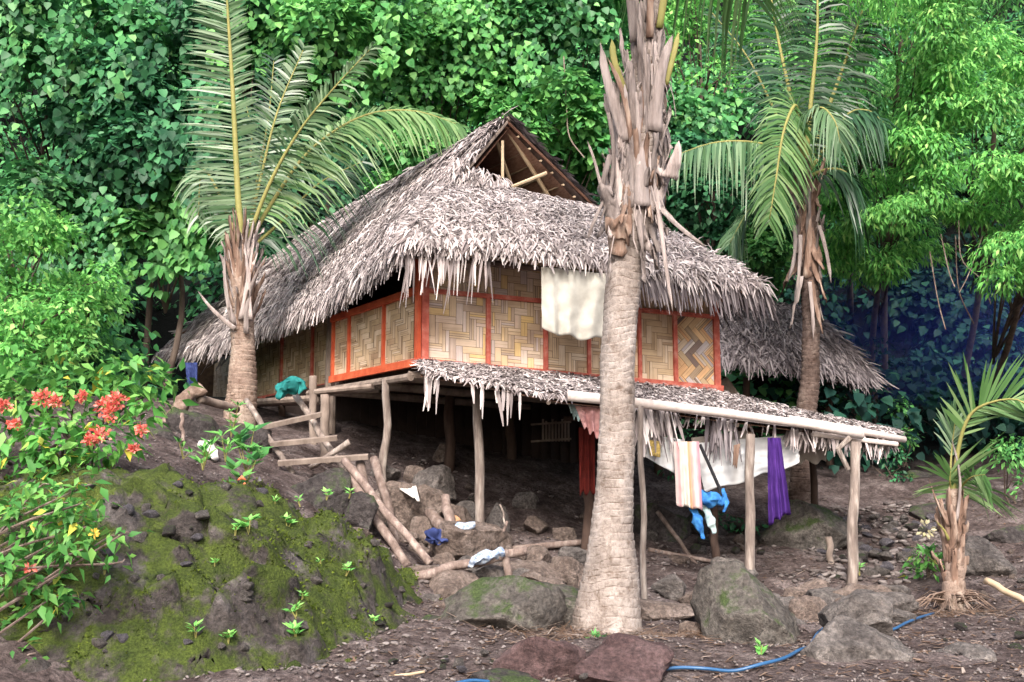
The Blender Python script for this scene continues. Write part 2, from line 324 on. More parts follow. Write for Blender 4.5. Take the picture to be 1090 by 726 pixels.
def gh(x, y):
    x = np.asarray(x, float); y = np.asarray(y, float); sh = x.shape; x = x.ravel(); y = y.ravel()
    z = np.empty_like(x)
    for i in range(0, len(x), 20000):
        d = np.hypot(x[i:i + 20000, None] - GX[None, :, 0], y[i:i + 20000, None] - GX[None, :, 1]); z[i:i + 20000] = -d @ _W[:_n] + _W[_n]
    e = y - (21.5 - .18 * np.clip(x, -8, 14)); hl = np.where(e > 0, 1.15 * np.sqrt(e * e + 1) - 1.15, 0)
    z = z + np.minimum(hl, 30 + .2 * np.maximum(hl - 30, 0))
    return z.reshape(sh) if sh else float(z[0])
def onp(x, y, dz=0): return np.array([x, y, gh(x, y) + dz])
def axis_steps(a, b, st, far):
    m_ = list(np.arange(a, b, st)); s_ = st; v = b; R = []
    while v < far: R.append(v); s_ *= 1.25; v += s_
    R.append(far); s_ = st; v = a - st; L = []
    while v > -far: L.append(v); s_ *= 1.25; v -= s_
    L.append(-far); return np.array(L[::-1] + m_ + R)
gx = axis_steps(-9, 10, .11, 160); gy = axis_steps(5, 19, .11, 160)
XX, YY = np.meshgrid(gx, gy, indexing='ij'); ZZ = gh(XX, YY)
for i in range(len(gx)):
    for j in range(len(gy)):
        if abs(gx[i]) < 14 and 2 < gy[j] < 30:
            p = Vector((gx[i], gy[j], 0))
            ZZ[i, j] += .09 * noise.fractal(p * .9, 1, 2, 3) + .035 * noise.noise(p * 4.5) + .015 * noise.noise(p * 11)
nx, ny = XX.shape
I, J = np.meshgrid(np.arange(nx - 1), np.arange(ny - 1), indexing='ij'); q = (I * ny + J).ravel()
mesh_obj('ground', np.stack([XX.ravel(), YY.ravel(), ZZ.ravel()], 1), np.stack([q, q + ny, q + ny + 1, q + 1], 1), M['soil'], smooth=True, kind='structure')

# ------------------------------------------------------------------ rocks
import bmesh
_ico = {}
def ico(sub):
    if sub not in _ico:
        bm = bmesh.new(); bmesh.ops.create_icosphere(bm, subdivisions=sub, radius=1)
        _ico[sub] = (np.array([v.co[:] for v in bm.verts]), np.array([[v.index for v in f.verts] for f in bm.faces])); bm.free()
    return _ico[sub]
def rock_verts(sub, seed, rough=1.0, cuts=15):
    V, Fc = ico(sub); V = V.copy(); r = np.random.default_rng(seed)
    D = nrm(r.normal(size=(cuts, 3))); H = r.uniform(.52, .82, cuts)
    for d, h in zip(D, H):
        k = V @ d - h; V -= np.where(k > 0, k * .95, 0)[:, None] * d
    off = Vector(r.uniform(-50, 50, 3))
    for i in range(len(V)):
        p = Vector(V[i]); a = .13 * noise.noise(p * 1.4 + off) + .07 * noise.noise(p * 3.5 + off) - .06 * abs(noise.noise(p * 3 - off)) + (.03 * noise.noise(p * 9 + off) + .015 * noise.noise(p * 20 + off) if sub > 3 else 0)
        V[i] *= 1 + a * rough
    return V, Fc
def boulder(px, py, wpx, hpx, Y, mat, label, seed, depth=.8, rot=0, cat='boulder', name='boulder', sub=5, rough=1., group=None):
    c = P(px, py, Y); k = Y / F; rx = wpx * k / 2 / .9; rz = hpx * k / 2 / .85; ry = rx * depth
    g = gh(c[0], c[1]); top = c[2] + rz
    if c[2] - rz > g - .05: nz = (top - (g - .08)) / 2; c[2] = top - nz; rz = nz
    V, Fc = rock_verts(sub, seed, rough); a = rot; R = np.array([[math.cos(a), -math.sin(a), 0], [math.sin(a), math.cos(a), 0], [0, 0, 1]])
    V = (V @ R.T) * [rx, ry, rz] + c
    return mesh_obj(name, V, Fc, M[mat], smooth=True, label=label, cat=cat, group=group)

# mossy mound on the left
mx = [-7, -5.5, -4, -2.9, -2.2, -1.7, -1.2, -.87, -.6, -.4]; mz = [1.2, 1.35, 1.52, 1.6, 1.35, 1.06, .78, .45, .05, -.3]
myb = [6.5, 6.5, 6.5, 6.55, 6.75, 7.1, 7.6, 8.15, 8.6, 8.9]
def mound_z(x, y):
    c = np.interp(x, mx, mz); yb = np.interp(x, mx, myb); t = np.clip((y - yb) / np.interp(x, [-3, -1], [2.15, 1.75]), -.3, 1.2)
    s = np.sin(np.clip(t, -.3, 1) * PI / 2) ** 1 if False else np.where(t < 1, np.clip(t, -.3, 1) * (2 - np.clip(t, -.3, 1)), 1)
    z = c * s + (1 - np.clip(t, 0, 1)) * -.15 - np.maximum(y - yb - 2.1, 0) * .45 - np.maximum(yb - y, 0) * .6 - np.maximum(x + .95, 0) * np.maximum(8.2 - y, 0) * .8
    return z
ux = np.linspace(-6.6, -.45, 190); uy = np.linspace(6.1, 11, 170)
XM, YM = np.meshgrid(ux, uy, indexing='ij'); ZM = mound_z(XM, YM)
Vm = np.stack([XM.ravel(), YM.ravel(), ZM.ravel()], 1)
def mound_disp(p):
    v = Vector(p); a = .26 * noise.noise(v * 1.1) + .17 * noise.noise(v * 2.6) + .08 * noise.noise(v * 6) + .022 * noise.noise(v * 15)
    rg = .16 * (.5 - abs(noise.noise(v * 1.9 + Vector((1, 7, 3))))) - .14 * max(0, .12 - abs(noise.noise(v * 2.3 - Vector((4, 1, 3))))) * 8; a += rg - .05
    b = .10 * noise.noise(v * 2.2 + Vector((9, 4, 2))) + .05 * noise.noise(v * 5 + Vector((3, 3, 3)))
    return np.array([b, -abs(a) * .9 + b * .5, a])
Vm = np.array([p + mound_disp(p) for p in Vm]); nm = len(uy)
I, J = np.meshgrid(np.arange(len(ux) - 1), np.arange(nm - 1), indexing='ij'); q = (I * nm + J).ravel()
Fm = np.stack([q, q + nm, q + nm + 1, q + 1], 1)
mesh_obj('mossy_mound', Vm, Fm, M['mound'], smooth=True, label='big rocky mound overgrown with green moss at lower left', cat='mound')
MG = Vm.reshape(len(ux), nm, 3)
_N = nrm(np.cross(np.gradient(MG, axis=0), np.gradient(MG, axis=1))).reshape(-1, 3); _N *= np.sign(_N[:, 2:3] + 1e-9)
_w = np.array([noise.fractal(Vector(p) * 1.5, 1, 2, 4) + .25 * n_[2] for p, n_ in zip(Vm, _N)]); _w = np.clip((_w - .05) * 4, 0, 1) * (Vm[:, 2] > .05) * (Vm[:, 0] > -5.2)
_k = rng.choice(len(Vm), 15000, p=_w / _w.sum()); _o = Vm[_k] + rng.normal(size=(15000, 3)) * .018; _s = rng.uniform(.008, .024, (15000, 1)); _d = nrm(_N[_k] + rng.normal(size=(15000, 3)) * .6); _x = nrm(np.cross(_d, rng.normal(size=(15000, 3))))
_V = np.stack([_o - _x * _s * .5 - _d * .01, _o + _x * _s * .5 - _d * .01, _o + _d * _s], 1).reshape(-1, 3)
mesh_obj('moss', _V, np.arange(45000).reshape(-1, 3), M['moss'], kind='stuff')
def mound_hit(px, py):                                 # nearest mound vertex seen at this pixel
    if not hasattr(mound_hit, 'c'):
        x, y, z = Vm[:, 0], Vm[:, 1], Vm[:, 2] - EYE; dep = y * math.cos(PITCH) + z * math.sin(PITCH); up = z * math.cos(PITCH) - y * math.sin(PITCH)
        mound_hit.c = (CX + F * x / dep, CY - F * up / dep, dep)
    a, b, dep = mound_hit.c; d = (a - px) ** 2 + (b - py) ** 2; s_ = np.where(d < 36, dep, 1e9)
    k = int(np.argmin(s_)); return (Vm[k].copy() if s_[k] < 1e8 else None)

BL = [
 (572,716,105,70,7.4,'rock_red','dark reddish brown boulder cut by the bottom edge, before the palm foot',11),
 (655,714,120,62,7.5,'rock_red','dark reddish boulder with pale chips at the bottom edge directly below the leaning palm',12),
 (790,664,122,112,8.9,'rock_mossy','tall grey boulder with a green moss streak standing right of the ringed palm trunk',13),
 (908,694,112,74,8.0,'rock','wide brown grey boulder at the bottom edge beside the blue hose',14),
 (914,658,74,50,8.6,'rock','angular grey block leaning on top of the wide boulder by the hose',15),
 (522,652,140,92,9.2,'rock_mossy','lumpy dark boulder with moss right of the green mound',16),
 (592,648,120,64,9.7,'rock_mossy','low greenish grey boulder between lumpy dark boulder and palm foot',17),
 (465,670,60,34,9.0,'rock_dark','small dark boulder at the right toe of the mossy mound',18),
 (706,650,80,26,10.2,'rock_warm','pale flat boulder just right of the palm foot',19),
 (1022,706,92,34,8.0,'rock','low flat boulder half buried in path at lower right',20),
 (1048,600,72,56,11.6,'rock','rounded grey boulder behind the palm sapling',21),
 (862,568,96,76,13.4,'rock_mossy','large grey green boulder between the last two front posts of the awning',22),
 (815,590,60,40,13.6,'rock_dark','dark boulder behind the peeling awning post',23),
 (745,575,80,60,13.9,'rock_dark','dark bank boulder under the hanging white sheet',24),
 (700,560,60,50,13.5,'rock_dark','dark boulder behind the pale post by the palm trunk',25),
 (424,548,72,76,12.0,'rock_warm','big smooth brown boulder behind the leaning poles under the hut',26),
 (462,512,58,34,12.9,'rock','pale grey angular boulder under the hut floor',27),
 (456,526,46,20,12.5,'rock_warm','flat slab below the pale angular boulder',28),
 (408,503,34,18,12.9,'rock','small pale boulder beside the crooked corner post',29),
 (492,574,86,46,11.4,'rock_warm','flat topped brown boulder left of the tall peeling post foot',30),
 (345,530,66,66,11.3,'rock_dark','dark boulder under the foot of the wooden ladder',31),
 (384,546,38,38,11.0,'rock_dark','small round dark boulder left of the leaning poles',32),
 (365,575,60,36,10.6,'rock_warm','brown boulder partly hidden behind the mound crest below the leaning poles',33),
 (560,612,86,38,10.9,'rock_warm','rounded brown boulder below the fallen log',34),
 (480,628,76,44,10.4,'rock_warm','smooth boulder under the left end of the fallen log',35),
 (605,612,50,36,11.0,'rock_warm','small brown boulder between fallen log and palm foot',36),
 (632,625,60,46,10.9,'rock_warm','brown boulder touching the palm foot on its left',37),
 (205,462,72,56,12.4,'rock_dark','dark boulder left of the leaning tree stump near the left palm',38),
 (160,482,60,50,11.8,'rock_dark','dark mossy boulder above the mound behind white lichen twig',39),
 (258,476,60,52,12.2,'rock_dark','dark boulder at the foot of the left palm',40),
 (252,528,34,26,9.5,'rock_blue','blue grey stone carrying orange peelings on the mound crest',41),
 (278,519,24,26,9.55,'rock_blue','upright blue grey stone beside the orange peelings',42),
 (298,545,40,26,9.3,'rock_dark','dark stone right of the orange peelings on the mound',43),
 (988,548,60,30,14.2,'rock_dark','low dark boulder on the far bank right of awning end',44),
 (1075,575,50,34,12.8,'rock_dark','dark boulder at the right edge below palm sapling fronds',45),
 (985,520,70,36,16,'rock_dark','broad dark boulder far back under the shadowed trees',46),
 (540,722,70,20,7.2,'rock_dark','low dark stone at bottom edge left of the reddish boulders',47),
 (765,712,50,30,7.9,'rock_dark','dark knobby stone below the moss streaked boulder at the hose',48),
]
for (px, py, w_, h_, Y, mt, lab, sd_) in BL: boulder(px, py, w_, h_, Y, mt, lab, sd_, rot=sd_ * 1.3)
SL = [(845,676,40,26,9.4),(868,636,40,20,10.9),(952,636,34,20,10.9),(935,640,40,22,10.8),(778,612,40,22,11.9),(742,640,36,18,10.6),(840,655,30,24,10.2),(862,664,34,34,9.9),(884,642,50,22,10.6),(918,640,46,26,10.5),(946,648,44,30,10.3),(900,658,32,24,10),(876,650,28,22,10.3),(834,676,24,20,9.4),(960,664,30,20,9.8),(850,640,36,18,10.9),(822,646,26,16,10.8)]
for i, (px, py, w_, h_, Y) in enumerate(SL):
    boulder(px, py - 4, w_ * 1.3, h_ * 1.35, Y - .1, ['rock', 'rock_warm'][i % 2], 'grey or brown stone in the heap around the last awning post', 60 + i, cat='stone', name='stone', sub=4, group='stones heaped by the last awning post')
UH = [(440,590,36,26,11.3),(520,612,44,26,10.8),(548,640,50,30,10.3),(590,632,44,26,10.6),(500,603,30,20,11.1),(470,600,34,22,11.2),(575,590,34,20,11.6),(610,590,30,20,11.8),(430,575,30,24,11.5),(535,570,28,16,12.2),(395,560,30,24,11.3),(645,600,30,20,11.8),(440,505,30,16,13.2),(500,540,30,14,12.8),(415,625,36,26,10.3),(472,652,40,28,9.7),(500,668,36,24,9.2),(560,668,40,26,9.1),(450,612,36,24,10.6),(552,618,46,30,10.7),(600,654,40,24,10.0),(575,642,34,22,10.3),(528,600,30,20,11.3),(488,545,34,22,12.2),(452,560,40,26,11.7),(530,545,30,18,12.7),(570,560,34,20,12.9),(600,570,30,20,12.7),(560,530,26,16,13.6),(470,480,24,14,14.5),(640,590,34,24,12.2),(715,625,36,22,11.0),(735,672,30,20,9.2),(700,690,36,22,8.7),(385,585,34,26,10.9),(405,600,30,22,10.7),(720,600,30,18,12.4),(455,640,30,20,10.0)]
for i, (px, py, w_, h_, Y) in enumerate(UH):
    boulder(px, py, w_, h_, Y, ['rock_warm', 'rock', 'rock_warm'][i % 3], 'brown or grey rock in the rubble between mossy mound, posts and palm foot', 400 + i, cat='rock', name='rock', sub=4, group='rocks in the rubble below the hut')
# smaller stones: copies of a few meshes
protos = []
for i, mt in enumerate(['rock', 'rock_warm', 'rock_blue', 'rock', 'rock_dark', 'rock_warm']):
    V, Fc = rock_verts(3, 200 + i); protos.append((V, Fc, M[mt]))
pm = []
for V, Fc, mt in protos:
    me = bpy.data.meshes.new('stone'); me.from_pydata(V.tolist(), [], Fc.tolist()); me.materials.append(mt); me.polygons.foreach_set('use_smooth', [True] * len(me.polygons)); pm.append(me)
def stone_at(p, r, label, group, cat='stone', which=None):
    o = bpy.data.objects.new('stone', pm[rng.integers(len(pm)) if which is None else which]); COL.objects.link(o); o.location = [float(v) for v in p]
    s = r * rng.uniform(.75, 1.25, 3); o.scale = (float(s[0]), float(s[1]), float(s[2] * .75)); o.rotation_euler = (float(rng.uniform(-.3, .3)), float(rng.uniform(-.3, .3)), float(rng.uniform(0, 6.28)))
    tag(o, label, cat, group)
def mound_hits(n, x0, x1, y0, y1):
    out = []
    for _ in range(n * 8):
        if len(out) >= n: break
        p = mound_hit(rng.uniform(x0, x1), rng.uniform(y0, y1))
        if p is not None and p[2] > gh(p[0], p[1]) + .02 : out.append(p)
    return out
for p in mound_hits(62, 70, 440, 505, 700):
    stone_at(p + [0, .005, 0], rng.uniform(.018, .075) * (1.3 if rng.random() < .15 else 1), 'blue grey stone embedded in the face of the mossy mound', 'stones embedded in the mossy mound', which=[2, 0, 4, 3][rng.integers(4)])
for _ in range(80):                                    # rubble bank on the right
    px, py = rng.uniform(870, 1010), rng.uniform(545, 612); Y = np.interp(py, [540, 612], [14.3, 12])
    p = P(px, py, Y); stone_at(onp(p[0], p[1], .03), rng.uniform(.05, .13), 'grey rubble stone between last awning post and palm sapling', 'rubble stones on the bank by the palm sapling', which=[0, 3, 4, 2][rng.integers(4)])
for _ in range(24):
    px, py = rng.uniform(690, 870), rng.uniform(545, 610); Y = np.interp(py, [540, 612], [14.5, 12.6])
    p = P(px, py, Y); stone_at(onp(p[0], p[1], .03), rng.uniform(.06, .16), 'dark stone on the bank behind the laundry under awning', 'dark stones on the bank under the awning', which=[4, 1, 3][rng.integers(3)])
for _ in range(28):
    p = P(rng.uniform(960, 1090), rng.uniform(600, 690), 10); p[1] = rng.uniform(8, 12.5); p[0] = rng.uniform(.42, .52) * p[1]
    stone_at(onp(p[0], p[1], .01), rng.uniform(.02, .08), 'small stone lying on the path near the palm sapling', 'small stones on the path near the palm sapling')
for _ in range(42):
    Y = rng.uniform(7.0, 8.3); px = rng.uniform(180, 560) ; p = P(px, 700, Y)
    stone_at(onp(p[0], p[1], .005), rng.uniform(.015, .055), 'small loose stone on the path in front of mossy mound', 'loose stones on the path before the mossy mound')
for _ in range(28):
    Y = rng.uniform(7.0, 10.8); px = rng.uniform(560, 960); p = P(px, 700, Y)
    stone_at(onp(p[0], p[1], .005), rng.uniform(.015, .06), 'small loose stone on the path between the palm foot and bottom edge', 'loose stones on the path round the palm foot')
for _ in range(26):
    Y = rng.uniform(10.5, 14.0); px = rng.uniform(400, 640); p = P(px, 560, Y)
    stone_at(onp(p[0], p[1], .02), rng.uniform(.03, .11), 'brown stone on the bare soil under the hut', 'stones on the soil under the hut', which=[1, 5, 3][rng.integers(3)])
# gravel and litter (stuff)
def scatter_small(name, n, fn, tmplV, tmplF, smin, smax, mat, flat=.6):
    O = np.array([fn() for _ in range(n)]); O[:, 2] = gh(O[:, 0], O[:, 1]) + .01
    for i in range(n):
        p = Vector((O[i, 0], O[i, 1], 0)); O[i, 2] += .09 * noise.fractal(p * .9, 1, 2, 3) + .035 * noise.noise(p * 4.5)
    S = rng.uniform(smin, smax, (n, 1, 1)); A = rng.uniform(0, 2 * PI, n); R = np.zeros((n, 3, 3)); R[:, 0, 0] = np.cos(A); R[:, 0, 1] = -np.sin(A); R[:, 1, 0] = np.sin(A); R[:, 1, 1] = np.cos(A); R[:, 2, 2] = flat
    T = rng.uniform(-.5, .5, (n, 3)); V = np.einsum('nij,kj->nki', R, tmplV) * S
    V[:, :, 2] += V[:, :, 0] * T[:, :1] * .8
    V += O[:, None, :]; k = len(tmplV)
    Fc = (np.asarray(tmplF)[None] + (np.arange(n) * k)[:, None, None]).reshape(-1, np.asarray(tmplF).shape[1])
    mesh_obj(name, V.reshape(-1, 3), Fc, mat, kind='stuff')
V, Fc = rock_verts(1, 5)
M['gravel'] = mat_island('gravel', [(0, (.06, .05, .05)), (.5, (.14, .12, .115)), (1, (.22, .195, .19))], .9)
M['litter'] = mat_island('litter', [(0, (.07, .045, .035)), (.4, (.18, .11, .07)), (.8, (.26, .19, .15)), (1, (.38, .32, .28))], .9, transl=.1)
scatter_small('gravel', 5000, lambda: (lambda y: [rng.uniform(-.46, .52) * y, y, 0])(rng.uniform(6.8, 13)), V, Fc, .006, .022, M['gravel'])
LV = np.array([[-.5, -.12, 0], [.5, -.05, .05], [.5, .05, .05], [-.5, .12, 0]]); LF = [[0, 1, 2, 3]]
scatter_small('leaf_litter', 4500, lambda: (lambda y: [rng.uniform(-.2, .54) * y, y, 0])(rng.uniform(7, 15)), LV, LF, .03, .12, M['litter'], 1)
def near_pt(px, py, Y, s): 
    def f():
        p = P(px, py, Y); return [p[0] + rng.normal() * s, p[1] + rng.normal() * s * .6, 0]
    return f
TV = np.array([[-.5, -.012, .04], [.5, -.008, 0], [.5, .008, 0], [-.5, .012, .04]])
def rub():
    px, py = rng.uniform(860, 1020), rng.uniform(535, 625); Y = np.interp(py, [530, 625], [14.8, 11.6]); p = P(px, py, Y); return [p[0], p[1], 0]
def rub2():
    y = rng.uniform(6.9, 8.8); return [rng.uniform(-.36, .0) * y, y, 0]
def rub3():
    y = rng.uniform(10.3, 14.5); return [rng.uniform(-.14, .32) * y, y, 0]
V2_, F2_ = rock_verts(2, 9)
scatter_small('rubble', 520, rub, V2_, F2_, .025, .07, M['gravel'], .7); scatter_small('rubble', 300, rub2, V2_, F2_, .012, .035, M['gravel'], .7); scatter_small('rubble', 420, rub3, V2_, F2_, .012, .05, M['gravel'], .7)
for k, (px, py, Y, s, n) in enumerate([(600, 690, 8.8, .35, 300), (735, 672, 9.0, .25, 200), (1010, 665, 10.2, .3, 260)]):
    scatter_small('dry_twigs', n, near_pt(px, py, Y, s), TV, LF, .15, .5, M['litter'], 1)

# ------------------------------------------------------------------ stilt hut
hut = thing('stilt_hut', 'raised bamboo hut with thatched roof, woven walls and red painted frame', 'hut', onp(.5, 12.5))
C0 = P(447, 383, 12.0); C1 = P(765, 412, 13.5); K0 = C0.copy(); 
dF = C1 - C0; dL = np.array([-1.43, 2.3, 0.]); dL /= np.linalg.norm(dL)
railz0 = P(447, 309, 12)[2]; railz1 = P(763, 338, 13.5)[2]
def sF(px):                                            # fraction along front wall for a pixel column
    lo, hi = -.2, 1.2
    for _ in range(40):
        m_ = (lo + hi) / 2
        if proj(C0 + dF * m_ + [0, 0, .4])[0] < px: lo = m_
        else: hi = m_
    return lo
def tL(px, z=3.2):
    lo, hi = 0, 11
    for _ in range(40):
        m_ = (lo + hi) / 2; q_ = C0 + dL * m_; q_[2] = z
        if proj(q_)[0] > px: lo = m_
        else: hi = m_
    return lo
nF = nrm(np.array([dF[1], -dF[0], 0])); nL = nrm(np.array([-dL[1], dL[0], 0])); nL = nL if nL[0] < 0 else -nL
def FW(s, h, off=0): return C0 + dF * s + np.array([0, 0, h]) + nF * off
def railh(s): return (railz0 - C0[2]) * (1 - s) + (railz1 - C1[2]) * s
def clip_poly(poly, x0, x1, y0, y1):
    def cl(pl, ax, v, sg):
        o = []
        for i in range(len(pl)):
            a, b = pl[i], pl[(i + 1) % len(pl)]; ia = sg * (a[ax] - v) >= 0; ib = sg * (b[ax] - v) >= 0
            if ia: o.append(a)
            if ia != ib: t = (v - a[ax]) / (b[ax] - a[ax]); o.append((a[0] + t * (b[0] - a[0]), a[1] + t * (b[1] - a[1])))
        return o
    for ax, v, sg in ((0, x0, 1), (0, x1, -1), (1, y0, 1), (1, y1, -1)):
        poly = cl(poly, ax, v, sg)
        if len(poly) < 3: return None
    return poly
def weave_panel(parent, origin, du, dv, n, W_, H_, mat, cell=.075, rot=0., run=3, name='woven_panel', label=None):
    du = nrm(du); dv = nrm(dv); org = np.asarray(origin, float)
    V = []; Fc = []; UV = []
    cr, sr = math.cos(rot), math.sin(rot); R_ = int((W_ + H_) / cell) + 8; per = 2 * run; g = cell * .025
    ox, oy = rng.uniform(-.3, .3, 2)
    def addrect(x0, y0, x1, y1, hor):
        c = [(x0 + g, y0 + g), (x1 - g, y0 + g), (x1 - g, y1 - g), (x0 + g, y1 - g)]
        c = [((a + ox) * cr - (b + oy) * sr, (a + ox) * sr + (b + oy) * cr) for a, b in c]
        pl = clip_poly(c, 0, W_, 0, H_)
        if not pl: return
        z = rng.uniform(.004, .009); b0 = len(V)
        tx, ty = rng.normal(0, .012, 2)
        for (a, b) in pl:
            V.append(org + du * a + dv * b + n * (z + tx * (a - pl[0][0]) + ty * (b - pl[0][1])))
            la = (a * cr + b * sr); lb = (-a * sr + b * cr); r0 = z * 9000
            UV.append((la + r0, lb) if hor else (lb + r0, la))
        Fc.append(list(range(b0, b0 + len(pl))))
    for i in range(-R_, R_):
        for j in range(-R_, R_):
            k = (i + j) % per
            sp = [0, 1] if rng.random() < .6 else ([0, .5, 1] if rng.random() < .6 else [0, .33, .66, 1])
            for s0, s1 in zip(sp[:-1], sp[1:]):
                if k == 0: addrect(i * cell, (j + s0) * cell, (i + run) * cell, (j + s1) * cell, True)
                if k == run: addrect((i + s0) * cell, j * cell, (i + s1) * cell, (j + run) * cell, False)
    # drop rectangles whose centre is far from the panel is done by clipping; backing sheet behind
    o = mesh_obj(name, V, Fc, mat, parent, label=label)
    uv = o.data.uv_layers.new(name='UVMap')
    for lp in o.data.loops: uv.data[lp.index].uv = UV[lp.vertex_index]
    return o
def backing(parent, p0, p1, h0, h1, n, mat='mat_backing', name='wall_backing', th=.03):
    a, b = np.array(p0), np.array(p1); c, d = b + [0, 0, h1], a + [0, 0, h0]; V = [a, b, c, d] + [q_ - n * th for q_ in (a, b, c, d)]
    mesh_obj(name, V, [(0, 1, 2, 3), (7, 6, 5, 4), (0, 4, 5, 1), (1, 5, 6, 2), (2, 6, 7, 3), (3, 7, 4, 0)], M[mat], parent)
WT = 1.5                                                # wall height under the eave
backing(hut, FW(0, 0, -.01), FW(1, 0, -.01), WT, WT, nF)
fpx = [452, 519, 580, 626, 680, 718, 762]; fs = [sF(p) for p in fpx]; Lf = np.linalg.norm(dF)
kinds = ['weave', 'weave', 'weave_old', 'weave_old', 'weave_old', 'weave_diag']
for i in range(6):
    a, b = fs[i], fs[i + 1]; h = railh((a + b) / 2)
    W_ = (b - a) * Lf
    weave_panel(hut, FW(a, .0), dF, (0, 0, 1), nF, W_, h, M[kinds[i]], cell=.088 if i < 4 else .08, rot=0 if i < 5 else PI / 4, run=3 if i not in (1, 3) else 2)
    weave_panel(hut, FW(a, h + .03), dF, (0, 0, 1), nF, W_, WT - h - .03, M['weave' if i < 2 else 'weave_old'], cell=.088, run=2)
for i, s in enumerate(fs):
    wv = .055 if i not in (0, 6) else .085
    MB().beam(FW(s, -.02, .02), FW(s, WT if i in (0, 6) else (railh(s) if i not in (2,) else WT), .02), wv if i not in (3, 4) else .045, .05, up=nF).build('frame_post', M['red_paint'], hut)
MB().beam(FW(-.01, -.02, .035), FW(1.01, -.02, .035), .05, .075, up=(0, 0, 1)).build('sill_beam', M['red_paint'], hut)
MB().beam(FW(0, railh(0), .03), FW(1, railh(1), .03), .045, .055, up=(0, 0, 1)).build('frame_rail', M['red_paint'], hut)
# left bay (nearest the corner)
def LW(t, h, off=0): return C0 + dL * t + np.array([0, 0, h]) + nL * off
tb = [tL(p) for p in (441, 410, 373, 356)]
railL = railh(0)
for i in range(3):
    a, b = tb[i], tb[i + 1]
    weave_panel(hut, LW(b, 0), -dL, (0, 0, 1), nL, b - a, railL - .04, M['weave_old'], cell=.075)
backing(hut, LW(tb[3], 0, -.01), LW(0, 0, -.01), railL, railL, nL)
for i, t in enumerate([0.03] + tb[1:]):
    MB().beam(LW(t, -.02, .02), LW(t, railL if i else WT, .02), .08 if i == 0 else .05, .05, up=nL).build('frame_post', M['orange_paint'], hut)
MB().beam(LW(-.02, -.03, .04), LW(tb[3] + .03, -.03, .04), .06, .095).build('sill_beam', M['orange_paint'], hut)
MB().beam(LW(0, railL, .035), LW(tb[3] + .05, railL, .035), .05, .09).build('frame_rail', M['orange_paint'], hut)
# rear stretch of the left wall, set back behind the landing
tdoor0, tdoor1 = tb[3] + .02, tL(338); tend = 10.6
def RW(t, h, off=0): return LW(t, h, off - .35)
zb = 3.0 - C0[2]
zb = .0
for (a, b, mt) in ((tdoor1 + .05, tdoor1 + 1.1, 'weave_old'), (tdoor1 + 1.1, tdoor1 + 2.6, 'weave_old'), (tdoor1 + 2.6, tdoor1 + 4.4, 'weave_old'), (tdoor1 + 4.4, tend, 'weave_old')):
    weave_panel(hut, RW(b, zb), -dL, (0, 0, 1), nL, b - a, 1.5, M[mt], cell=.08)
    MB().beam(RW(a, -.02 + zb, .02), RW(a, 1.5, .02), .07, .05, up=nL).build('frame_post', M['red_paint'], hut)
backing(hut, RW(tend, zb, -.01), RW(tdoor1 + .05, zb, -.01), 1.5, 1.5, nL)
MB().beam(RW(tdoor1, zb - .03, .03), RW(tend, zb - .03, .03), .05, .09).build('sill_beam', M['red_paint'], hut)
MB().tube([RW(tdoor1 + .02, -1.2, .12), RW(tdoor1 + .03, .3, .12), RW(tdoor1, 1.6, .12)], [.09, .085, .08], 10).build('door_post', M['grey_wood'], hut)
MB().tube([RW(tdoor0 + .12, -.1, .2), RW(tdoor0 + .1, 1.5, .2)], [.07, .065], 8).build('door_post', M['grey_wood'], hut)
# other walls, floor
H2 = C1 + dL * 9.5; H3 = C0 + dL * 10.6
backing(hut, C1, C1 + dL * 9, WT, WT, nF * 0 + nrm(np.array([dL[1], -dL[0], 0])), 'mat_backing')
backing(hut, H3, H2, WT, WT, -nF, 'mat_backing')
fl = [C0 - nL * .1 + nF * -.06, C1 + nF * -.06, H2, H3 - nL * .4]
fl2 = [p - [0, 0, .1] for p in fl]
mesh_obj('floor_deck', [p - [0, 0, .02] for p in fl] + fl2, [(0, 1, 2, 3), (7, 6, 5, 4), (0, 4, 5, 1), (1, 5, 6, 2), (2, 6, 7, 3), (3, 7, 4, 0)], M['wood_dark'], hut)
for t in (.35, 1.6, 3.0, 4.6, 6.5):
    MB().tube([C0 + dL * t - [0, 0, .18] - nF * .1, C1 + dL * t - [0, 0, .18] - nF * .1], .055, 8).build('floor_joist', M['grey_wood'], hut)
MB().tube([C0 + nF * -.15 + [-.1, 0, -.17], C1 + nF * -.15 + [.2, 0, -.17]], .05, 8).build('floor_joist', M['grey_wood'], hut)
MB().tube([C0 + [-.12, .1, -.2], C0 + dL * 3.2 + [-.2, 0, -.2]], .05, 8).build('floor_joist', M['grey_wood'], hut)
# posts: top pixel/depth -> foot pixel
def crooked(a, b, r0, r1, seg=9, wob=.03, n=9):
    a = np.asarray(a, float); b = np.asarray(b, float); o = rng.uniform(-9, 9, 2)
    pts = []
    for i in range(n):
        t = i / (n - 1); p = a * (1 - t) + b * t; e = math.sin(PI * t)
        p = p + np.array([noise.noise(Vector((t * 3, o[0], 0))), noise.noise(Vector((t * 3, 0, o[1]))), 0]) * wob * 2 * e; pts.append(p)
    rad = [(r0 * (1 - i / (n - 1)) + r1 * i / (n - 1)) * (1 + .12 * noise.noise(Vector((i * .7, o[0], 3)))) for i in range(n)]
    return MB().tube(pts, rad, seg)
def post(pxt, pyt, pxb, pyb, Y, r, mat='pole', wob=.03, parent=hut, name='post'):
    a = P(pxt, pyt, Y); b = P(pxb, pyb, Y); b[2] = min(b[2], gh(b[0], b[1])) - .1
    crooked(b, a, r, r * .88, wob=wob).build(name, M[mat], parent, smooth=True)
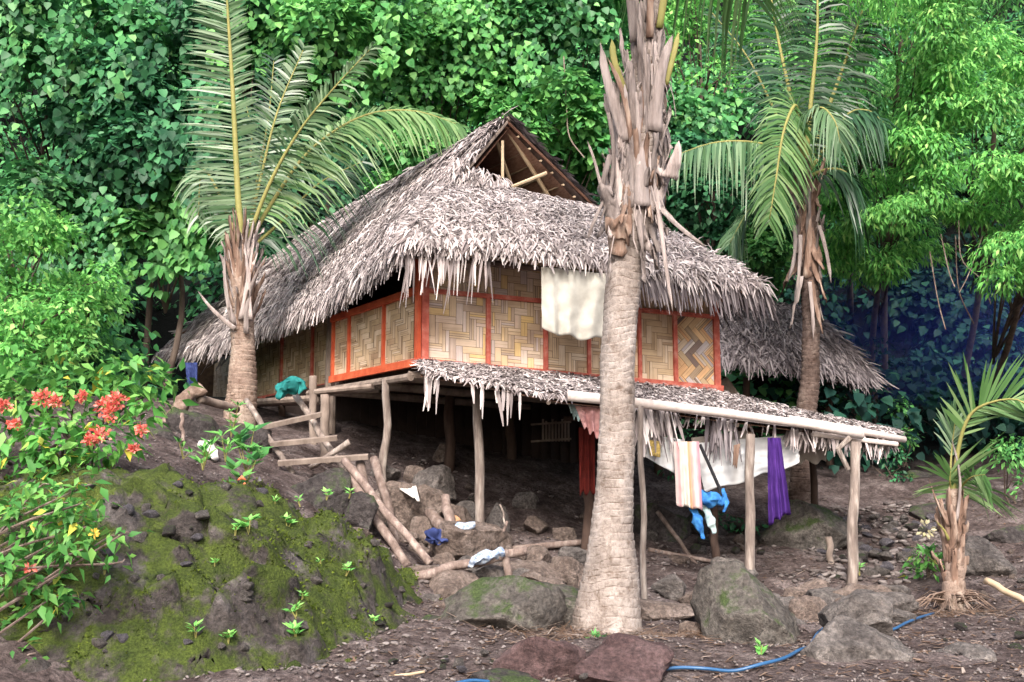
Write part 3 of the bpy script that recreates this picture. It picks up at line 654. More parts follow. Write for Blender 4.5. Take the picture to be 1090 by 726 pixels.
post(411, 404, 408, 524, 12.6, .055, 'pole', .05)
post(508, 398, 512, 590, 12.0, .062, 'pole', .02)
post(479, 400, 478, 500, 14.4, .08, 'wood_dark', .03)
post(626, 425, 625, 600, 12.3, .075, 'wood_dark', .03)
post(545, 400, 544, 470, 15.5, .08, 'wood_dark')
post(682, 432, 687, 664, 10.4, .036, 'pole', .03)
post(799, 462, 797, 621, 11.7, .06, 'pole', .02)
post(911, 470, 906, 634, 11.8, .065, 'pole', .03)
post(760, 540, 762, 625, 12.3, .055, 'wood_dark', .03)
post(862, 452, 866, 520, 13.6, .05, 'wood_dark', .03)
post(346, 420, 346, 490, 12.9, .07, 'grey_wood', .02)
post(333, 400, 334, 500, 13.6, .06, 'grey_wood', .02)
post(300, 415, 300, 470, 15.5, .06, 'wood_dark', .02)
post(225, 425, 225, 470, 17, .08, 'wood_dark', .02)
for px, Y in ((430, 16.5), (600, 16), (700, 15.6), (660, 14.6)): post(px, 410, px, 470, Y, .07, 'wood_dark')
MB().tube([P(905, 466, 11.8), P(892, 478, 11.8), P(903, 500, 11.8)], [.04, .035, .03], 7).build('post_fork', M['pole'], hut)
# dark planks added far under the floor to stand for the shade there
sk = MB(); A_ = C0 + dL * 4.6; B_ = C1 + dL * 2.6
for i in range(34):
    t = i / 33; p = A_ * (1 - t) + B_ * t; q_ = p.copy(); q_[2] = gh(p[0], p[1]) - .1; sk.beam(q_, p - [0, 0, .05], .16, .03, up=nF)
sk.build('shade_planks', M['dark_inside'], hut)
bp = MB()
for i in range(9): x = 578 + i * 3.4; bp.beam(P(x, 470, 15.2), P(x, 446 + (i % 3) * 2, 15.2), .03, .015, up=nF)
bp.beam(P(565, 470, 15.17), P(608, 467, 15.17), .03, .05, up=nF); bp.beam(P(565, 452, 15.17), P(608, 449, 15.17), .03, .03, up=nF)
bp.build('slatted_rack', M['grey_wood'], hut)

# ---- roof
R0 = P(540, 124, 13.3); GL = P(478, 201, 12.65); GM = P(545, 204, 13.0); GR = P(632, 222, 13.6)
A = P(430, 256, 11.2); B = P(818, 306, 12.9)
eF = [A, P(455, 258, 11.25), P(500, 263, 11.4), P(560, 269, 11.6), P(650, 280, 12.0), P(740, 298, 12.5), B]
R1 = P(338, 243, 19.2); DD = P(165, 380, 19.8)
eL = [A, P(402, 280, 12.0), P(366, 306, 13.2), P(325, 328, 14.6), P(290, 342, 15.8), P(235, 364, 17.6), DD]
def bil(up, lo, bulge, nvec):
    def f(u, v):
        u = np.atleast_1d(u); v = np.atleast_1d(v); a = polyline(up, u); b = polyline(lo, u)
        return a * (1 - v[:, None]) + b * v[:, None] + (bulge * np.sin(PI * np.clip(v, 0, 1)) ** .8)[:, None] * nvec
    return f
def rakes(r0, r1, lower, bulge, nvec, upper=None):
    # surface from ridge to eave; end profiles r0, r1 are polylines (v), eave/ridge polylines blended (Coons-like)
    def f(u, v):
        u = np.atleast_1d(u).astype(float); v = np.atleast_1d(v).astype(float)
        a = polyline(r0, v); b = polyline(r1, v); up = np.array([r0[0]]) * (1 - u[:, None]) + np.array([r1[0]]) * u[:, None] if upper is None else polyline(upper, u); lo = polyline(lower, u)
        rul = a * (1 - u[:, None]) + b * u[:, None]; ru = np.array([r0[0]]) * (1 - u[:, None]) + np.array([r1[0]]) * u[:, None]; rl = np.array([r0[-1]]) * (1 - u[:, None]) + np.array([r1[-1]]) * u[:, None]
        S = rul + (1 - v[:, None]) * (up - ru) + v[:, None] * (lo - rl)
        return S + (bulge * np.sin(PI * v) * np.sin(PI * np.clip(u, .0, 1)) ** .5)[:, None] * nvec
    return f
def sheet(fn, nu, nv, name, mat, parent, th=.12, umat=None, v1=1.0):
    U, Vv = np.meshgrid(np.linspace(0, 1, nu + 1), np.linspace(0, v1, nv + 1), indexing='ij'); S = fn(U.ravel(), Vv.ravel())
    I, J = np.meshgrid(np.arange(nu), np.arange(nv), indexing='ij'); q = (I * (nv + 1) + J).ravel()
    Fc = np.stack([q, q + nv + 1, q + nv + 2, q + 1], 1)
    G = S.reshape(nu + 1, nv + 1, 3); N_ = nrm(np.cross(np.gradient(G, axis=0), np.gradient(G, axis=1))).reshape(-1, 3)
    if N_[:, 2].mean() < 0: N_ = -N_; Fc = Fc[:, ::-1]
    mesh_obj(name, S - N_ * .02, Fc, mat, parent, smooth=True)
    mesh_obj(name + '_lining', S - N_ * th, Fc[:, ::-1], umat or M['thatch_under'], parent, smooth=True)
def strips(fn, n, L, W_, mat, parent, name='thatch', yaw=.5, lift=.05, vr=(0, 1.0), ur=(0, 1), down=0.0, ub=None, droop=0.0, curl=.3, rows=0):
    u = rng.uniform(ur[0], ur[1], n); v = rng.uniform(vr[0], vr[1], n); e = 1e-3
    if rows: v = np.clip((np.floor(v * rows) + rng.uniform(.0, .55, n) ** 1.5 + .25 * np.sin(u * 23 + np.floor(v * rows) * 2)) / rows, vr[0], vr[1])
    p = fn(u, np.clip(v, 0, 1)); du = nrm(fn(np.clip(u + .02, 0, 1), np.clip(v, 0, 1)) - fn(np.clip(u - .02, 0, 1), np.clip(v, 0, 1)))
    dv = nrm(fn(u, np.clip(v + .02, 0, 1)) - fn(u, np.clip(v - .02, 0, 1))); N_ = nrm(np.cross(du, dv)); N_ *= np.where(N_[:, 2:3] < 0, -1, 1)
    du = nrm(np.cross(dv, N_))
    a = rng.normal(0, yaw, n)[:, None]; D = dv * np.cos(a) + du * np.sin(a)
    D = nrm(D + np.array([0, 0, -1]) * down + rng.normal(0, .06, (n, 3)))
    ln = (L * rng.uniform(.6, 1.35, n))[:, None]; wd = (W_ * rng.uniform(.6, 1.4, n))[:, None]
    lf = (lift * rng.uniform(.2, 1.5, n))[:, None]
    S = nrm(np.cross(D, N_) + N_ * rng.normal(0, curl, n)[:, None])
    bend = rng.normal(0, .10, n)[:, None] * ln
    p0 = p + N_ * .005; p1 = p + D * ln * .5 + N_ * lf + S * bend * .6; p2 = p + D * ln + N_ * lf * .7 + S * bend - np.array([0, 0, 1]) * droop * ln
    V = np.stack([p0 - S * wd * .4, p0 + S * wd * .4, p1 - S * wd * .5, p1 + S * wd * .5, p2 - S * wd * .15, p2 + S * wd * .15], 1)
    k = np.arange(n)[:, None] * 6; Fc = np.stack([k + [[0, 1, 3, 2]], k + [[2, 3, 5, 4]]], 1).reshape(-1, 4)
    return mesh_obj(name, V.reshape(-1, 3), Fc, mat, parent)
front = bil([GL, GM, GR], eF, .14, nrm(nF + [0, 0, 1.0]))
leftr = rakes([R0, GL, A], [R1, (R1 + DD) / 2 + [0, 0, .15], DD], eL, .12, nrm(nL + [0, 0, .8]))
RB = B + dL * 8.5; rightr = rakes([R0, GR, B], [R1, (R1 + RB) / 2, RB], [B, RB], .1, nrm(np.array([1, .3, .8])))
backr = bil([R1, R1 + [0.05, 0, 0]], [DD, RB], .1, nrm(np.array([-.5, .8, .8])))
# right slope from the ridge: gable part needs a real overhang, so its lower run starts behind GR
sheet(front, 40, 12, 'front_roof', M['thatch_base'], hut); sheet(leftr, 40, 16, 'left_roof', M['thatch_base'], hut)
sheet(rightr, 24, 12, 'right_roof', M['thatch_base'], hut, umat=M['thatch_under_lit']); sheet(backr, 8, 8, 'rear_roof', M['thatch_base'], hut)
TH, TD = M['thatch'], M['thatch_dark']
strips(front, 16000, .17, .018, TH, hut, yaw=1.0, lift=.035, vr=(0, .97), rows=12, curl=.2)
strips(front, 1800, .22, .026, TH, hut, yaw=.7, lift=.06, vr=(.8, .98), down=.3)
strips(front, 420, .20, .026, TH, hut, yaw=.6, lift=.02, vr=(.94, 1.0), down=1.0, name='eave_fringe')
strips(front, 46, .62, .028, TH, hut, yaw=.2, lift=.0, vr=(.95, 1.0), ur=(.0, .42), down=5.0, name='eave_fringe')
strips(front, 230, .42, .03, TD, hut, yaw=.25, lift=.0, vr=(.93, 1.0), ur=(.70, 1), down=3.0, name='eave_fringe')
strips(leftr, 27000, .27, .019, TH, hut, yaw=.38, lift=.04, rows=13)
strips(leftr, 3800, .34, .028, TH, hut, yaw=.4, lift=.04, vr=(.85, .99), down=.4)
strips(leftr, 1500, .32, .03, TH, hut, yaw=.45, lift=.0, vr=(.96, 1.0), down=1.3, name='eave_fringe')
strips(rightr, 2600, .28, .034, TH, hut, yaw=.4, lift=.05)
strips(rightr, 500, .40, .036, TD, hut, yaw=.3, lift=.0, vr=(.94, 1.0), ur=(0, .5), down=1.5, name='eave_fringe')
strips(backr, 500, .4, .04, TH, hut, yaw=.3)
# ridge capping and gable timbers
rc = MB(); 
for i in range(26):
    t = i / 25; p = R0 * (1 - t) + R1 * t
rc.tube([R0 + [.02, .02, -.04], (R0 + R1) / 2 + [0, 0, -.04], R1 - [0, 0, .06]], [.05, .05, .05], 8).build('ridge_pole', M['grey_wood'], hut, smooth=True)
ridge = bil([R0 + [0, 0, .06], R1 + [0, 0, .06]], [R0 + (GL - R0) * .35 + [-.02, 0, .1], R1 + (DD - R1) * .12 + [0, 0, .1]], 0, np.array([0, 0, 1.]))
strips(ridge, 1500, .3, .035, TH, hut, yaw=.5, lift=.03, name='ridge_thatch')
def edge_line(a, b): return bil([a, a + [.01, .01, 0]], [b, b + [.01, .01, 0]], 0, np.array([0, 0, 1.]))
din = dL * .35
rr = MB().tube([R0 + din * .3 + [0.08, 0, -.2], GR + din + [-.25, 0, -.05]], .032, 7); rr.build('rafter', M['bamboo'], hut)
MB().tube([R0 + din * .8 + [.0, 0, -.28], GR + din * 2 + [-.6, 0, -.05]], .028, 7).build('rafter', M['bamboo'], hut)
MB().tube([R0 + [0, 0, -.08], GR + [.1, 0, -.06]], .022, 7).build('rafter', M['thatch_under'], hut)
strips(bil([R0 + [0, -.05, .05], R0 + [0, .0, .05] + dL * .1], [GR + [0, -.05, .05], GR + [0, 0, .05] + dL * .1], 0, np.array([0, 0, 1.])), 420, .2, .028, M['thatch_dark'], hut, yaw=.4, lift=.02, name='rake_thatch')
MB().tube([R0 + [0, 0, -.08], GL + [0, .05, -.02]], .022, 7).build('rafter', M['grey_wood'], hut)
MB().tube([P(535, 150, 13.25), P(535, 190, 13.25)], .022, 7).build('gable_strut', M['bamboo'], hut)
MB().tube([P(545, 199, 13.4), P(582, 184, 13.4)], .028, 7).build('gable_strut', M['bamboo'], hut)
for k in range(7):
    t = .12 + k * .13; a = R0 * (1 - t) + GR * t + [0, 0, -.135]; MB().tube([a - dL * .02, a + dL * 1.6], .017, 5).build('roof_lath', M['bamboo'], hut)
GSa = R0 + dL * 2.4 + [0, 0, -.25]; gsl = bil([GSa, GSa + [.05, 0, 0]], [GL + dL * .75 + [-.2, 0, -.1], GR + dL * 1.0 + [.1, 0, -.2]], 0, nF)
sheet(gsl, 8, 8, 'gable_screen', M['thatch_under'], hut, th=.04)
strips(bil([GL + dL * .3 + [.2, 0, .55], GM + dL * .3 + [0.1, 0, .25]], [GL + [0, 0, 0], GM + [0, 0, -.05]], 0, nF), 450, .25, .02, TH, hut, yaw=.3, lift=.03, name='gable_thatch')
# purlins / eave poles
MB().tube([eL[1] + [.15, .1, -.1], eL[3] + [.15, 0, -.1], eL[5] + [.15, 0, -.1]], .04, 7).build('eave_pole', M['wood_dark'], hut)
MB().tube([p + nF * -.15 - [0, 0, .13] for p in eF[::2]], .04, 7).build('eave_pole', M['wood_dark'], hut)

# ---- awning
aU = [P(448, 386, 11.97), P(520, 391, 12.3), P(600, 399, 12.6), P(690, 410, 13.0), P(765, 417, 13.4), P(860, 440, 13.6), P(952, 459, 13.4)]
aL = [P(448, 396, 11.45), P(520, 408, 11.3), P(600, 424, 11.2), P(690, 433, 11.4), P(765, 443, 11.65), P(860, 455, 11.95), P(960, 469, 12.2)]
awn = bil(aU, aL, .04, np.array([0, 0, 1.]))
sheet(awn, 30, 6, 'awning_roof', M['thatch_base'], hut, th=.06)
strips(awn, 6500, .14, .02, TH, hut, yaw=1.1, lift=.03, name='awning_thatch', vr=(0, .9))
strips(awn, 160, .12, .022, TH, hut, yaw=.8, lift=.02, vr=(.9, 1), ur=(0, .35), down=.5, name='awning_fringe')
strips(awn, 9, .36, .04, TH, hut, yaw=.2, lift=0, vr=(.9, 1), ur=(0.0, .05), down=5, name='awning_fringe')
strips(awn, 10, .35, .04, TH, hut, yaw=.2, lift=0, vr=(.95, 1), ur=(.12, .25), down=5, name='awning_fringe')
strips(awn, 60, .50, .04, TH, hut, yaw=.6, lift=0, vr=(.9, 1), ur=(.475, .56), down=2.4, name='awning_fringe')
strips(awn, 70, .20, .028, TH, hut, yaw=.9, lift=0, vr=(.85, 1), ur=(.5, .78), down=1.6, name='awning_fringe')
strips(awn, 40, .45, .035, M['thatch_dark'], hut, yaw=.3, lift=0, vr=(.9, 1), ur=(.64, .70), down=3, name='awning_fringe')
strips(awn, 120, .28, .032, TH, hut, yaw=.6, lift=0, vr=(.88, 1), ur=(.8, .99), down=2.0, name='awning_fringe')
MB().tube([P(604, 421, 11.05), P(680, 429, 11.2), P(765, 439, 11.5), P(860, 452, 11.8), P(918, 464, 11.95)], [.062, .058, .055, .05, .045], 10).build('awning_pole', M['pole_pale'], hut, smooth=True)
MB().tube([P(840, 446, 11.85), P(905, 457, 12.05), P(963, 468, 12.25)], [.045, .045, .04], 9).build('awning_pole', M['pole_pale'], hut, smooth=True)
MB().tube([P(865, 462, 11.95), P(955, 473, 12.15)], [.03, .03], 8).build('awning_pole', M['pole_pale'], hut)
MB().tube([P(458, 399, 11.7), P(600, 428, 11.45)], .03, 7).build('awning_pole', M['grey_wood'], hut)
for u in (.3, .55, .7, .85, .97):
    MB().tube([awn(u, 0.02)[0] - [0, 0, .09], awn(u, .98)[0] - [0, 0, .09]], .028, 7).build('awning_rafter', M['grey_wood'], hut)
MB().tube([P(600, 445, 12.9), P(700, 452, 12.9), P(880, 462, 13.2)], .03, 7).build('awning_beam', M['wood_dark'], hut)
# landing by the door
ld = MB(); a = P(335, 417, 12.9); b = P(392, 411, 12.7)
for k in range(5): ld.tube([a + [0, .16 * k, .01 * k], b + [0.05, .16 * k, 0]], .035, 7)
ld.build('landing', M['grey_wood'], hut)
ld = MB(); a = P(205, 432, 16.5); b = P(330, 424, 14.2)
for k in range(4): ld.tube([a + [0, .2 * k, .01 * k], b + [0.05, .2 * k, 0]], .05, 7)
ld.build('landing', M['grey_wood'], hut)

# ------------------------------------------------------------------ second hut behind on the right
hut2 = thing('thatched_shed', 'low grey thatched shed behind the hut in the shade on the right', 'shed', onp(4.5, 17.5))
r0, r1 = P(775, 322, 17.5), P(845, 325, 17.6); e0, e1 = P(748, 380, 15.8), P(930, 402, 16.0)
roof2 = bil([r0, r1 + [0, 0, 0]], [e0, P(820, 386, 15.8), P(880, 394, 15.9), e1], .15, nrm(np.array([0, -1, 1.])))
sheet(roof2, 14, 8, 'roof', M['thatch_under'], hut2); strips(roof2, 5200, .34, .03, TD, hut2, yaw=.45, lift=.05, vr=(0, 1))
strips(roof2, 320, .26, .03, TD, hut2, yaw=.8, lift=0, vr=(.94, 1), down=.3, name='eave_fringe')
rb2 = bil([r0, r1], [e0 + [.3, 5, 0], e1 + [-.2, 5, .2]], .1, nrm(np.array([0, 1, 1.]))); sheet(rb2, 8, 6, 'rear_roof', M['thatch_under'], hut2)
rs2 = bil([r1, r1 + [0, .1, 0]], [e1, e1 + [-.2, 5, .2]], .1, nrm(np.array([1, 0, 1.]))); sheet(rs2, 8, 6, 'side_roof', M['thatch_under'], hut2); strips(rs2, 900, .35, .035, TD, hut2, yaw=.4)
for px, Y in ((795, 16.4), (880, 16.6), (825, 18.5), (915, 19)): 
    a = P(px, 402, Y); crooked(onp(a[0], a[1], -.1), a, .07, .06).build('post', M['wood_dark'], hut2)
MB().beam(P(768, 405, 16.2), P(792, 440, 16.2), .22, .04, up=(0, -1, 0)).build('board', M['grey_wood'], hut2)
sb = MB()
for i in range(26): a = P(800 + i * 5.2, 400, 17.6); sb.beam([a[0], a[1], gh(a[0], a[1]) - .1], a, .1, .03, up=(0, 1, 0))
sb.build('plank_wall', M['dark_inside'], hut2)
# ------------------------------------------------------------------ palms
UPV = np.array([0, 0, 1.])
def frond_mesh(parent, ctrl, llen, n, hint, mat, rmat='rachis', r0=.035, droop=.25, ang=(25, 60), side=(1., 1.), wid=.035, start=.12, lift=.1, name='frond', spread=.12, wind=(0, 0, 0), broken=0.0, tipf=.45, seed=None):
    g = np.random.default_rng(seed if seed is not None else int(abs(ctrl[-1][0]) * 977 + n * 13))
    C = smooth_curve(ctrl, 40); N = len(C)
    T = nrm(np.gradient(C, axis=0)); hint = nrm(np.array(hint, float))
    rad = [r0 * (1 - .85 * i / (N - 1)) for i in range(N)]
    fr = MB().tube(C[::2], rad[::2], 6).build(name, M[rmat], parent, smooth=True)
    V = []; Fc = []
    for s in (-1, 1):
        sd_ = side[0] if s < 0 else side[1]
        if sd_ == 0: continue
        for i in range(n):
            t = start + (1 - start) * (i + g.uniform(-.3, .3)) / n; t = min(max(t, 0), .999)
            if g.random() < broken: continue
            j = t * (N - 1); a = int(j); f = j - a; b = min(a + 1, N - 1)
            p = C[a] * (1 - f) + C[b] * f; tt = T[a]
            S = nrm(np.cross(tt, hint)); Nn = np.cross(S, tt)
            u = (t - start) / (1 - start)
            L = llen * sd_ * (min(1, .45 + 2.6 * u) * (1 - (1 - tipf) * max(0, (u - .45) / .55) ** 1.5)) * g.uniform(.85, 1.08)
            an = math.radians(ang[0] + (ang[1] - ang[0]) * u) + g.normal() * .06
            d = S * s * math.cos(an) + tt * math.sin(an) + Nn * (lift + g.normal() * spread) + np.array(wind)
            d = nrm(d); wv = nrm(np.cross(d, Nn + g.normal(size=3) * .25))
            w_ = wid * g.uniform(.75, 1.2); dr = droop * g.uniform(.7, 1.4)
            pts = [p, p + d * L * .33 - UPV * dr * L * .08, p + d * L * .68 - UPV * dr * L * .38, p + d * L * .97 - UPV * dr * L * .95]
            base = len(V)
            for q_, ww in zip(pts, (.5, 1, .75, .08)):
                V += [q_ - wv * w_ * ww / 2, q_ + wv * w_ * ww / 2]
            Fc += [(base, base + 1, base + 3, base + 2), (base + 2, base + 3, base + 5, base + 4), (base + 4, base + 5, base + 7, base + 6)]
    mesh_obj('leaflets', V, np.array(Fc), M[mat], None)
    o = bpy.data.objects[-1] if False else None
    return fr
# frond = rachis child with its leaflets as a sub-part
_old = mesh_obj
def frond(parent, *a, **k):
    global mesh_obj
    name = k.pop('name', 'frond'); made = {}
    def mo(nm, V, Fc, m, par=None, **kk):
        if nm == 'leaflets': return _old(nm, V, Fc, m, made['r'], **kk)
        o = _old(nm, V, Fc, m, par, **kk); made['r'] = o; return o
    mesh_obj = mo
    try: fr = frond_mesh(parent, *a, name=name, **k)
    finally: mesh_obj = _old
    return fr
def palm_trunk(parent, pts, rad, mat, ring=.065, seg=20, amp=.012):
    C = smooth_curve(pts, 160); R_ = np.interp(np.linspace(0, 1, 160), np.linspace(0, 1, len(rad)), rad)
    ln = np.concatenate([[0], np.cumsum(np.linalg.norm(np.diff(C, axis=0), axis=1))]); n = int(ln[-1] / (ring / 9))
    tt = np.linspace(0, ln[-1], n); C2 = np.stack([np.interp(tt, ln, C[:, k]) for k in range(3)], 1); R2 = np.interp(tt, ln, R_)
    V = []; SCR = []
    ph0 = 0.0; phs = []
    for i in range(n):
        ph0 += (tt[1] - tt[0]) / (ring * (1 + .45 * noise.noise(Vector((3, 1, tt[i] * 5))))); phs.append(ph0)
    for i in range(n):
        for k in range(seg):
            th = 2 * PI * k / seg; cx, cy = math.cos(th), math.sin(th)
            z = phs[i] + 1.1 * noise.noise(Vector((cx * .8, cy * .8, tt[i] * .8))); fz = z % 1.0
            cr = max(0, 1 - min(fz, 1 - fz) / .09); strength = .6 + .9 * max(0, .45 + noise.noise(Vector((cx * 1.6, cy * 1.6, tt[i] * 4))))
            saw = amp * .6 * (fz - .5) - amp * .45 * cr * strength + .018 * noise.noise(Vector((cx * 1.3, cy * 1.3, tt[i] * 2.2))) + .003 * noise.noise(Vector((cx * 4, cy * 4, tt[i] * 9)))
            r = R2[i] + saw; V.append(C2[i] + np.array([cx * r, cy * r, 0])); SCR.append(min(1, cr * strength))
    Fc = [(i * seg + k, i * seg + (k + 1) % seg, (i + 1) * seg + (k + 1) % seg, (i + 1) * seg + k) for i in range(n - 1) for k in range(seg)]
    o = mesh_obj('trunk', V, np.array(Fc), M[mat], parent, smooth=True)
    at = o.data.attributes.new('scar', 'FLOAT', 'POINT'); at.data.foreach_set('value', np.array(SCR, np.float32)); return o
def sheath_strip(parent, base, d_out, h, out, w0, w1, mat, th=.012, curl=0.0, name='leaf_base', axis=None, lean=0.0):
    # curved, tapering board rising from the trunk and bending outward (or hanging if h < 0)
    d_out = nrm(np.array([d_out[0], d_out[1], 0.])); sdv = np.array([-d_out[1], d_out[0], 0.])
    mb = MB(); n = 9; nw = 5; V = []
    for i in range(n):
        t = i / (n - 1); c = base + np.array([0, 0, h * t]) + d_out * out * t ** 1.6 + sdv * lean * t
        w_ = w0 * (1 - t) ** 1.0 + w1 * t
        for k in range(nw):
            s = (k / (nw - 1) - .5) * (1 + .18 * noise.noise(Vector((t * 6, k * 2.0, base[0] * 5 + base[2] * 3)))); V.append(c + sdv * w_ * s - d_out * (w_ * (2 * s) ** 2 * .35) + np.array([0, 0, 1]) * .05 * noise.noise(Vector((s * 4, t * 4, base[0] * 9 + base[2] * 5))) * 2 + d_out * .03 * noise.noise(Vector((s * 3, t * 5, base[2] * 7 + base[0]))) )
    V = np.array(V); Fq = [(i * nw + k, i * nw + k + 1, (i + 1) * nw + k + 1, (i + 1) * nw + k) for i in range(n - 1) for k in range(nw - 1)]
    V2 = V - d_out * th; o = len(V)
    Fq2 = [tuple(x + o for x in f[::-1]) for f in Fq]
    edge = [k for k in range(nw)] + [i * nw + nw - 1 for i in range(1, n)] + [(n - 1) * nw + k for k in range(nw - 2, -1, -1)] + [i * nw for i in range(n - 2, 0, -1)]
    Fe = [(edge[i], edge[i - 1], edge[i - 1] + o, edge[i] + o) for i in range(len(edge))]
    mb.add(np.vstack([V, V2]), Fq + Fq2 + Fe)
    return mb.build(name, M[mat], parent, smooth=True)

# foreground palm
Yp = 9.3
def gp(px, py, Y): p = P(px, py, Y); return onp(p[0], p[1])
base = P(646, 672, Yp)
fp = thing('coconut_palm', 'tall ringed coconut palm with ragged grey leaf bases in front of the hut', 'palm tree', base)
tp = [base - [0, 0, .15], P(647, 652, Yp), P(650, 606, Yp), P(652, 560, Yp), P(655, 500, Yp), P(656, 452, Yp), P(658, 380, Yp), P(662, 320, Yp), P(667, 270, Yp), P(675, 225, Yp), P(682, 150, Yp), P(691, 60, Yp), P(696, 0, Yp), P(698, -70, Yp)]
palm_trunk(fp, tp, [.36, .31, .25, .19, .172, .165, .165, .165, .175, .23, .23, .14, .11, .09], 'palm_trunk', ring=.075, seg=40, amp=.012)
g = np.random.default_rng(5)
def cpx(py): return np.interp(py, [-20, 60, 150, 262], [696, 691, 682, 669])
specs = []   # (px,py,angle,h,out,w0,w1,mat)
for i in range(190):
    py = g.uniform(20, 262); th = g.uniform(-PI, 0.35 * PI) ; h = g.uniform(.25, .75) * (1 if g.random() < .72 else -.8); specs.append((py, th, h, g.uniform(.0, .04 + .13 * max(0, py - 60) / 200), g.uniform(.05, .17), g.uniform(.01, .05), 'sheath' if g.random() < .7 else 'sheath_brown'))
for py, th, h, out, w0, w1, mt in specs:
    c = P(cpx(py), py, Yp); d = np.array([math.cos(th), math.sin(th), 0]); r = np.interp(py, [30, 90, 150, 215, 262], [.11, .16, .23, .25, .19])
    if py < 80: w0 *= .8; out *= .5
    sheath_strip(fp, c + d * r, d, h, out, w0, w1, mt, lean=g.normal() * .05)
# named big boots: long petiole stubs
def stub(x0, y0, x1, y1, w0, w1, mt, Y=Yp - .22, dy=0., parent=fp, name='leaf_stub'):
    a = P(x0, y0, Y); b = P(x1, y1, Y + dy); n, nw = 14, 7; t_ = nrm(b - a); wv = nrm(np.cross(t_, [0, 1, .1])); nn = nrm(np.cross(wv, t_)); nn = nn if nn[1] < 0 else -nn; L = np.linalg.norm(b - a)
    sag = g.normal() * .05 * L; V = []
    for i in range(n):
        t = i / (n - 1); w_ = (w0 + (w1 - w0) * t) * (1 if t < .85 else max(.12, 1 - (t - .85) * 6)) * (1 + .18 * noise.noise(Vector((t * 7, x0, y0))))
        c_ = a * (1 - t) + b * t + wv * sag * math.sin(PI * t * .9) + nn * (.03 * math.sin(PI * t))
        for k in range(nw):
            s = k / (nw - 1) - .5; jag = L * .06 * noise.noise(Vector((k * 2.3, x0 * .7, y0 * .3))) * (t > .8)
            V.append(c_ + wv * w_ * s + nn * (w_ * .2 * (1 - (2 * s) ** 2) + .012 * noise.noise(Vector((s * 5, t * 5, y1)))) + t_ * jag + nn * .008 * noise.noise(Vector((k * 1.9, t * 9, x0))))
    V = np.array(V); Fq = [(i * nw + k, i * nw + k + 1, (i + 1) * nw + k + 1, (i + 1) * nw + k) for i in range(n - 1) for k in range(nw - 1)]
    o = len(V); edge = [k for k in range(nw)] + [i * nw + nw - 1 for i in range(1, n)] + [(n - 1) * nw + k for k in range(nw - 2, -1, -1)] + [i * nw for i in range(n - 2, 0, -1)]
    return mesh_obj(name, np.vstack([V, V - nn * .012]), Fq + [tuple(x + o for x in f[::-1]) for f in Fq] + [(edge[i], edge[i - 1], edge[i - 1] + o, edge[i] + o) for i in range(len(edge))], M[mt], parent, smooth=True)
stub(668, 150, 640, 45, .13, .06, 'sheath'); stub(672, 152, 645, 62, .05, .04, 'sheath_brown', Yp - .25)
stub(697, 140, 718, 38, .15, .07, 'sheath'); stub(665, 98, 652, 42, .07, .06, 'rachis', Yp - .18); stub(708, 90, 722, 35, .06, .05, 'rachis', Yp - .2)
stub(692, 40, 692, -60, .08, .05, 'sheath_brown', Yp - .16); stub(702, 30, 716, -60, .07, .06, 'rachis', Yp - .15)
stub(676, 45, 664, -60, .10, .05, 'sheath', Yp - .12); stub(684, 300 - 80, 686, 150, .16, .08, 'sheath', Yp - .24)
stub(645, 210, 626, 255, .035, .03, 'sheath', Yp - .2); stub(704, 222, 752, 262, .05, .03, 'sheath', Yp - .25, -.15)
stub(700, 215, 716, 330, .05, .03, 'sheath', Yp - .2, -.05); stub(648, 120, 633, 240, .045, .03, 'sheath', Yp - .2)
stub(640, 200, 625, 150, .03, .02, 'sheath'); stub(712, 190, 722, 150, .16, .04, 'sheath'); stub(650, 165, 640, 215, .06, .04, 'sheath', Yp - .21)
sheath_strip(fp, P(650, 238, Yp - .22), (-.6, -.8), .34, .12, .20, .15, 'sheath', lean=-.03); sheath_strip(fp, P(657, 268, Yp - .2), (-.3, -.9), .30, .10, .18, .22, 'sheath_brown')
sheath_strip(fp, P(705, 225, Yp - .1), (.9, -.3), .55, .16, .14, .05, 'sheath')
fb = MB()
for i in range(70):
    py = g.uniform(60, 250); th = g.uniform(-PI, 0.2); c = P(cpx(py), py, Yp) + np.array([math.cos(th), math.sin(th), 0]) * g.uniform(.2, .24); L = g.uniform(.1, .5)
    q_ = c + np.array([math.cos(th) * .08 + g.normal() * .05, math.sin(th) * .06, -L]); fb.ribbon([c, (c + q_) / 2 + g.normal(size=3) * .02, q_], [.018, .014, .004], nrm(np.array([-math.sin(th), math.cos(th), .0])))
fb.build('hanging_fibres', M['sheath'], fp)
top = P(698, -70, Yp)
frond(fp, [top, P(725, -95, Yp + .5), P(765, -70, Yp + 1.2), P(800, 0, Yp + 1.6)], 1.05, 46, (0, 0, 1), 'frond_lime', droop=1.1, ang=(15, 50), wid=.04)
frond(fp, [top, P(760, -150, Yp + .1), P(850, -140, Yp), P(930, -70, Yp - .2)], 1.0, 46, (0, 0, 1), 'frond', droop=1.0, ang=(15, 55), wid=.04)
frond(fp, [top, P(640, -160, Yp), P(560, -150, Yp - .1), P(480, -70, Yp - .3)], .75, 46, (0, 0, 1), 'frond', droop=.6, ang=(15, 55), wid=.04)
frond(fp, [top, P(680, -180, Yp - .5), P(660, -260, Yp - 1.4), P(650, -250, Yp - 2.6)], .9, 46, (0, 0, 1), 'frond', droop=.6, wid=.04)
frond(fp, [top, P(700, -200, Yp + .6), P(690, -240, Yp + 1.6), P(680, -200, Yp + 2.8)], .9, 46, (0, 0, 1), 'frond', droop=.6, wid=.04)
